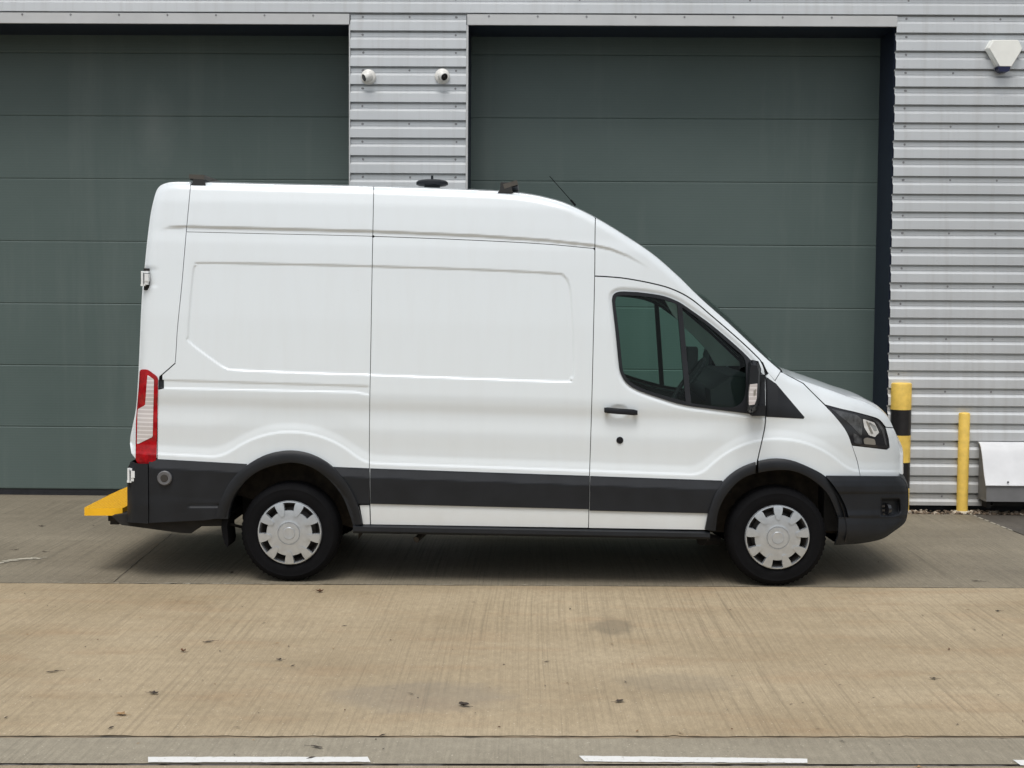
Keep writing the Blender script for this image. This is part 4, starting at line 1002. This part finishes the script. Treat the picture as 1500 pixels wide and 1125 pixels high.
# ------------------------------------------------------------------ bollards
def bollard(px, top, base, dia, bands, label, mats):
    g0 = gat(px, base); r_ = dia/2; h = at(px, top, g0.y).z
    o = empty('bollard', (g0.x, g0.y+r_, 0), label, 'bollard')
    zs = [h]+[at(px, q, g0.y).z for q in bands]+[0]
    for i, (za, zb2) in enumerate(zip(zs, zs[1:])):
        bm = bmesh.new(); pr = [(r_, zb2), (r_, za-(.012 if i == 0 else 0))]+([(r_-.003, za-.005), (r_-.012, za), (.001, za+.004)] if i == 0 else [])
        lathe(bm, (g0.x, g0.y+r_, 0), pr, 40, axis='z'); bmbuild('painted_band' if len(zs) > 2 else 'post', bm, mats[i % 2], o, smooth=True)
    bm = bmesh.new(); lathe(bm, (g0.x, g0.y+r_, 0), [(r_, .016), (r_+.02, .012), (r_+.03+random.uniform(0, .01), .002), (r_+.04, -.002)], 28, axis='z')
    for v in bm.verts: v.co.x += random.uniform(-.004, .004)
    bmbuild('footing', bm, 'footing', o)
bollard(1320, 561.5, 751.5, .19, (600.8, 638.5, 678.3, 716), 'thick bollard banded in yellow and black behind the van nose', ['yellow', 'black_band'])
bollard(1411.5, 605, 751.5, .103, (), 'slim plain yellow bollard beside the white wall box', ['yellow', 'yellow'])

# ------------------------------------------------------------------ ground
def rag(f, d, amp=.004, x0_=None, x1_=None):
    x0_ = XL if x0_ is None else x0_; x1_ = XR if x1_ is None else x1_; n = int((x1_-x0_)/.035); out = []; w1 = 0
    for i in range(n+1):
        x = x0_+(x1_-x0_)*i/n; w1 = w1*.86+random.gauss(0, 1)*.5
        chip = -abs(random.gauss(0, 1))*amp*2.2 if random.random() < .05 else 0
        out.append((x, f(x)+d+(w1*amp*.8+chip)*(1 if d > 0 else -1)*-1+random.uniform(-amp, amp)*.3))
    return out
def gsheet(name, pts, z, mat, th=0):
    bm = bmesh.new(); vs = [bm.verts.new((x, y, z)) for x, y in pts]; bm.faces.new(vs)
    o = bmbuild(name, bm, mat); 
    if o.data.polygons[0].normal.z < 0: o.data.flip_normals()
    return tag(o, kind='structure')
gsheet('ground', [(-300, -300), (300, -300), (300, 300), (-300, 300)], -.02, 'asphalt')
def gy(px, q): g_ = gat(px, q); return g_
def lineY(pts):  # extend ground line through two photo points to x=-14..14
    a_, b2 = gat(*pts[0]), gat(*pts[1]); s = (b2.y-a_.y)/(b2.x-a_.x); return lambda x: a_.y+s*(x-a_.x)
j1 = lineY(((100, 854.5), (1400, 861))); j2 = lineY(((100, 1079.5), (1400, 1080))); j3 = lineY(((100, 1119.5), (1400, 1121)))
XL, XR = -14, 14
jc = gat(1420, 752.5); jd = gat(1493, 781.5); js = (jd.x-jc.x)/(jd.y-jc.y)
yw = WY-.15
gl = lambda f, d=0: [(XL, f(XL)+d), (XR, f(XR)+d)]
# back slab: left of the diagonal joint
xa_ = jc.x+js*(yw-jc.y); xb2_ = jc.x+js*(j1(xa_)-jc.y)
gsheet('pavement', [(XL, j1(XL)+.006), (xb2_-.005, j1(xb2_)+.006), (xa_-.005, yw), (xa_-.005, WY-.06), (XL, WY+.02), (XL, DY+.1)] if False else rag(j1, .008, .003, XL, xb2_-.005)+[ (xa_-.005, yw), (xr+.02, yw), (xr, WY+.02), (xr, DY+.06), (XL, DY+.06)], 0, 'conc_back')
gsheet('side_pavement', [(xb2_+.010, j1(xb2_)+.006), (XR, j1(XR)+.006), (XR, yw), (xa_+.010, yw)], 0, 'conc_dark')
gsheet('yard_slab', rag(j2, .016, .0065)+list(reversed(rag(j1, -.004, .003))), 0, 'conc_front')
gsheet('gutter_slab', [(XL, j3(XL)+.014), (XR, j3(XR)+.014)]+list(reversed(rag(j2, -.011, .003))), 0, 'conc_strip')
gsheet('road', [(XL, -6.2), (XR, -6.2), (XR, j3(XR)-.014), (XL, j3(XL)-.014)], 0, 'conc_near')
gsheet('ground_joint', [(XL, -9), (XR, -9), (XR, yw), (XL, yw)], -.008, 'joint')
gsheet('ground_joint', [(XL, j2(XL)-.013), (XR, j2(XR)-.013), (XR, j2(XR)+.05), (XL, j2(XL)+.05)], -.004, 'joint_worn')
gsheet('drain_channel', [(XL, j3(XL)-.016), (XR, j3(XR)-.016), (XR, j3(XR)+.016), (XL, j3(XL)+.016)], -.004, 'channel')
# worn joint lip (arris) as a ragged light edge
def ragged(name, f, d0, d1, x0_, x1_, n, mat, z, j=.004):
    bm = bmesh.new(); A = []; B = []
    for i in range(n+1):
        x = x0_+(x1_-x0_)*i/n; A.append(bm.verts.new((x, f(x)+d0+random.uniform(-j, j)*.3, z))); B.append(bm.verts.new((x, f(x)+d1+random.uniform(-j, j), z)))
    for i in range(n): bm.faces.new((A[i], A[i+1], B[i+1], B[i]))
    o = bmbuild(name, bm, mat); 
    return tag(o, kind='structure')
# diagonal joint paint chips
bm = bmesh.new(); t = 0
while t < .62:
    y0_ = jc.y-t*1.6; l_ = random.uniform(.02, .12)
    x0_ = jc.x+js*(y0_-jc.y); x1_ = jc.x+js*(y0_-l_-jc.y); w_ = random.uniform(.010, .022)
    bm.faces.new([bm.verts.new(p) for p in ((x0_-w_, y0_, .004), (x0_+.004, y0_, .004), (x1_+.004, y0_-l_, .004), (x1_-w_, y0_-l_, .004))]); t += l_/1.6+random.uniform(0, .03)
tag(bmbuild('joint_filler', bm, 'chip'), kind='structure')
bm = bmesh.new(); A0, A1 = gat(252, 782), gat(166, 853)
prev = None
for k in range(25):
    t = k/24; x = A0.x+(A1.x-A0.x)*t+random.uniform(-.004, .004); y = A0.y+(A1.y-A0.y)*t; w_ = .0015+random.uniform(0, .002)
    cur = (bm.verts.new((x-w_, y, .003)), bm.verts.new((x+w_, y, .003)))
    if prev: bm.faces.new((prev[0], prev[1], cur[1], cur[0]))
    prev = cur
tag(bmbuild('ground_joint', bm, 'joint'), kind='structure')
bm = bmesh.new()
for k in range(90):
    px = random.choice([random.gauss(230, 90), random.uniform(0, 1500)]); g_ = gat(px, 856); y = j1(g_.x)+random.uniform(-.002, .022); l_ = random.uniform(.008, .05); w_ = random.uniform(.002, .007)
    n = 6; bm.faces.new([bm.verts.new((g_.x+l_*math.cos(a_)*random.uniform(.6, 1), y+w_*math.sin(a_), .003)) for a_ in [2*math.pi*i_/n for i_ in range(n)]])
tag(bmbuild('joint_chips', bm, 'chip'), kind='structure')
# white markings
for i, (pts) in enumerate((((219, 1108.5), (541, 1108.5), (543, 1116), (217, 1116.5)), ((850, 1107), (1180, 1111), (1183, 1117.5), (857, 1115.5)), ((1485, 1113), (1700, 1115), (1705, 1122), (1495, 1121)))):
    bm = bmesh.new(); P = [gat(x, y, .004) for x, y in pts]; top_, bo_ = [], []
    for k in range(41):
        t = k/40; a_ = P[0].lerp(P[1], t); b2 = P[3].lerp(P[2], t); a_.y += random.uniform(-.003, .003); b2.y += random.uniform(-.003, .003)
        if k in (0, 40): a_.x += random.uniform(-.01, .01)
        top_.append(bm.verts.new((a_.x, a_.y, .004))); bo_.append(bm.verts.new((b2.x, b2.y, .004)))
    for k in range(40): bm.faces.new((top_[k], top_[k+1], bo_[k+1], bo_[k]))
    tag(bmbuild('road_marking', bm, 'mark'), kind='structure')
# gravel at the foot of the wall
bm = bmesh.new()
xg0 = gat(1300, 748).x
for i in range(900):
    x = random.uniform(xs1-.5, 8.8) if i < 120 else random.uniform(xg0, 7.2); y = random.uniform(yw-.01, WY+.06)
    if xs1 < x < xr+.1: continue
    r_ = random.uniform(.008, .026); n0 = len(bm.verts)
    bmesh.ops.create_icosphere(bm, subdivisions=1, radius=r_, matrix=Matrix.Translation((x, y, random.uniform(-.006, .012))) @ Matrix.Rotation(random.uniform(0, 3), 4, 'Z') @ Matrix.Diagonal((1, random.uniform(.6, 1), random.uniform(.45, .8), 1)))
    mi_ = 1 if random.random() < .28 else 0
    bm.faces.ensure_lookup_table()
    for f in bm.faces[-20:]: f.material_index = mi_
    bm.verts.ensure_lookup_table()
    for v in bm.verts[-12:]: v.co += Vector([random.uniform(-.15, .15)*r_ for _ in range(3)])
o = bmbuild('gravel', bm, ['stone', 'stone_pale']); tag(o, 'brown and pale gravel along the foot of the ribbed wall', 'gravel', kind='stuff')
gsheet('gravel_bed', [(XL, yw+.002), (XR, yw+.002), (XR, WY+.08), (XL, WY+.08)], -.006, 'joint')

# ------------------------------------------------------------------ fallen leaves and litter
def leafmesh(L_, W_, curl, lobes, seed):
    rr = random.Random(seed); bm = bmesh.new(); n = 14; rim = []
    for i in range(n):
        t = 2*math.pi*i/n; m_ = 1+lobes*(.35*math.cos(5*t))+rr.uniform(-.15, .15)
        x, y = L_*.5*math.cos(t)*m_, W_*.5*math.sin(t)*m_; rim.append(bm.verts.new((x, y, .004+curl*(abs(y)/W_)**1.5*W_+curl*.5*(x/L_)**2*L_+rr.uniform(0, .004))))
    c_ = bm.verts.new((0, 0, .004))
    for i in range(n): bm.faces.new((c_, rim[i], rim[(i+1) % n]))
    cyl(bm, (L_*.4, 0, .006), (L_*.95, L_*rr.uniform(-.2, .2), .004+L_*.12*curl), .0012, .001, 5)
    bmesh.ops.recalc_face_normals(bm, faces=bm.faces); me = bpy.data.meshes.new('leaf'); bm.to_mesh(me); bm.free(); return me
leaves = [(468, 868, .075, 'leaf', 1.1, 'orange brown curled leaf just in front of the rear tyre'),
 (268, 955.5, .06, 'leaf', 1.2, 'reddish brown leaf curled up on the tan slab left of the rear wheel'),
 (409, 968, .05, 'leaf_dark', .7, 'small dark leaf on the tan slab below the rear wheel'),
 (225, 1017, .07, 'leaf_dark', .6, 'dark folded leaf lying above the tan leaf at lower left'),
 (177, 1048, .08, 'leaf_tan', .5, 'tan brown leaf at lower left near the slab edge'),
 (679, 1035, .085, 'leaf_dark', .9, 'dark leaf with a long stalk at the bottom centre of the tan slab'),
 (908, 1029, .07, 'leaf_dark', .5, 'dark flat leaf with a stalk on the tan slab below the front door'),
 (1367, 995.5, .055, 'leaf_dark', .5, 'dark brown leaf on the tan slab at the right below the bollards'),
 (1462, 896.5, .055, 'leaf_dark', .5, 'small dark leaf near the slab joint at the far right'),
 (339, 840, .05, 'leaf_dark', 1.0, 'small black leaf on the grey slab just behind the rear tyre'),
 (77, 985, .09, 'leaf_dark', .2, 'thin dark twig like leaf on the tan slab at the left'),
 (305, 941, .09, 'leaf_dark', .15, 'thin dark leaf sliver lying left of the rear wheel on tan slab'),
 (465, 1096, .09, 'leaf_dark', .3, 'dark leaf on the grey gutter strip above the left white line'),
 (1430, 852, .10, 'leaf_dark', .3, 'long dark twig on the grey slab at the right'),
 (65, 809, .07, 'leaf_dark', .3, 'dark leaf left of the white chalky scrape on the grey slab'),
 (23, 806, .07, 'leaf_dark', .3, 'flat dark leaf at the left edge of the grey slab'),
 (1345, 1126, .05, 'leaf_tan', .6, 'tan leaf in the drain channel at the lower right'),
 (60, 771.5, .06, 'leaf_dark', .5, 'dark leaf on the grey slab left of the yellow step')]
for i, (px, q, sz, mt, curl, lab) in enumerate(leaves):
    g_ = gat(px, q); me = leafmesh(sz, sz*(.55 if curl > .4 else .25), curl, .6 if curl > .45 else .1, i)
    o = link('fallen_leaf', me, mt); o.scale = (.72, .72, .72); o.location = (g_.x, g_.y, .002); o.rotation_euler.z = random.uniform(-.6, .6)+(math.pi if i % 3 == 0 else 0)
    tag(o, lab, 'leaf', 'fallen leaves on the concrete')
bm = bmesh.new()
for i in range(150):
    px, q = random.uniform(-20, 1520), random.choice([random.uniform(760, 1070), random.uniform(860, 1120)]); g_ = gat(px, q)
    if abs(g_.x) > 7: continue
    s = random.uniform(.003, .009); a_ = random.uniform(0, 3.1); el = random.choice([1, 1, 3])
    u_ = Vector((math.cos(a_), math.sin(a_), 0))*s*el; w_ = Vector((-math.sin(a_), math.cos(a_), 0))*s*.6
    P = [Vector((g_.x, g_.y, .006))+d for d in (u_, w_+Vector((0, 0, s*.4)), -u_, -w_)]
    f = bm.faces.new([bm.verts.new(p) for p in P]); f.material_index = random.choice([0, 0, 1, 2])
o = bmbuild('leaf_litter', bm, ['leaf_dark', 'leaf', 'leaf_tan']); tag(o, 'tiny dark bits of leaf and twig scattered over the concrete', 'litter', kind='stuff')
# pale scrape on the back slab
bm = bmesh.new()
for k in range(46):
    t = random.random(); px = -10+t*76; q = 823.5-t*7+random.gauss(0, .8)+(2 if t < .2 else 0); g_ = gat(px, q, .004); s = random.uniform(.008, .03)
    n = 6; bm.faces.new([bm.verts.new((g_.x+s*1.8*math.cos(a_)*random.uniform(.6, 1), g_.y+s*.8*math.sin(a_)*random.uniform(.6, 1), .004+k*.00004)) for a_ in [2*math.pi*i_/n for i_ in range(n)]])
tag(bmbuild('scrape_mark', bm, 'chip'), kind='structure')

# ------------------------------------------------------------------ light
w = bpy.data.worlds.new("World"); sc.world = w; w.use_nodes = True; nt = w.node_tree
bg = nt.nodes['Background']; sky = N(nt, 'ShaderNodeTexSky', sky_type='NISHITA'); sky.sun_disc = False
SE, SA = R(63), R(-10)      # sun elevation; azimuth measured from behind the camera
sky.sun_elevation = SE; sky.air_density = 1.2; sky.dust_density = 3.5; sky.ozone_density = 1.0
sd = Vector((math.sin(SA)*math.cos(SE), -math.cos(SA)*math.cos(SE), math.sin(SE)))   # towards the sun
sky.sun_rotation = math.atan2(sd.x, sd.y)
hs = N(nt, 'ShaderNodeHueSaturation'); hs.inputs['Saturation'].default_value = .38
L(nt, sky.outputs[0], hs.inputs['Color']); L(nt, hs.outputs[0], bg.inputs[0]); bg.inputs[1].default_value = .11
sl = bpy.data.lights.new('sun', 'SUN'); sl.energy = 1.35; sl.angle = R(30); sl.color = (1, .985, .96)
so = bpy.data.objects.new('sun', sl); COL.objects.link(so); so.location = sd*30; so.rotation_euler = (-sd).to_track_quat('-Z', 'Y').to_euler()
sc.view_settings.view_transform = 'Standard'; sc.view_settings.look = 'None'; sc.view_settings.exposure = .22; sc.view_settings.gamma = 1
sc.render.resolution_x = 1024; sc.render.resolution_y = 768; sc.render.engine = 'CYCLES'
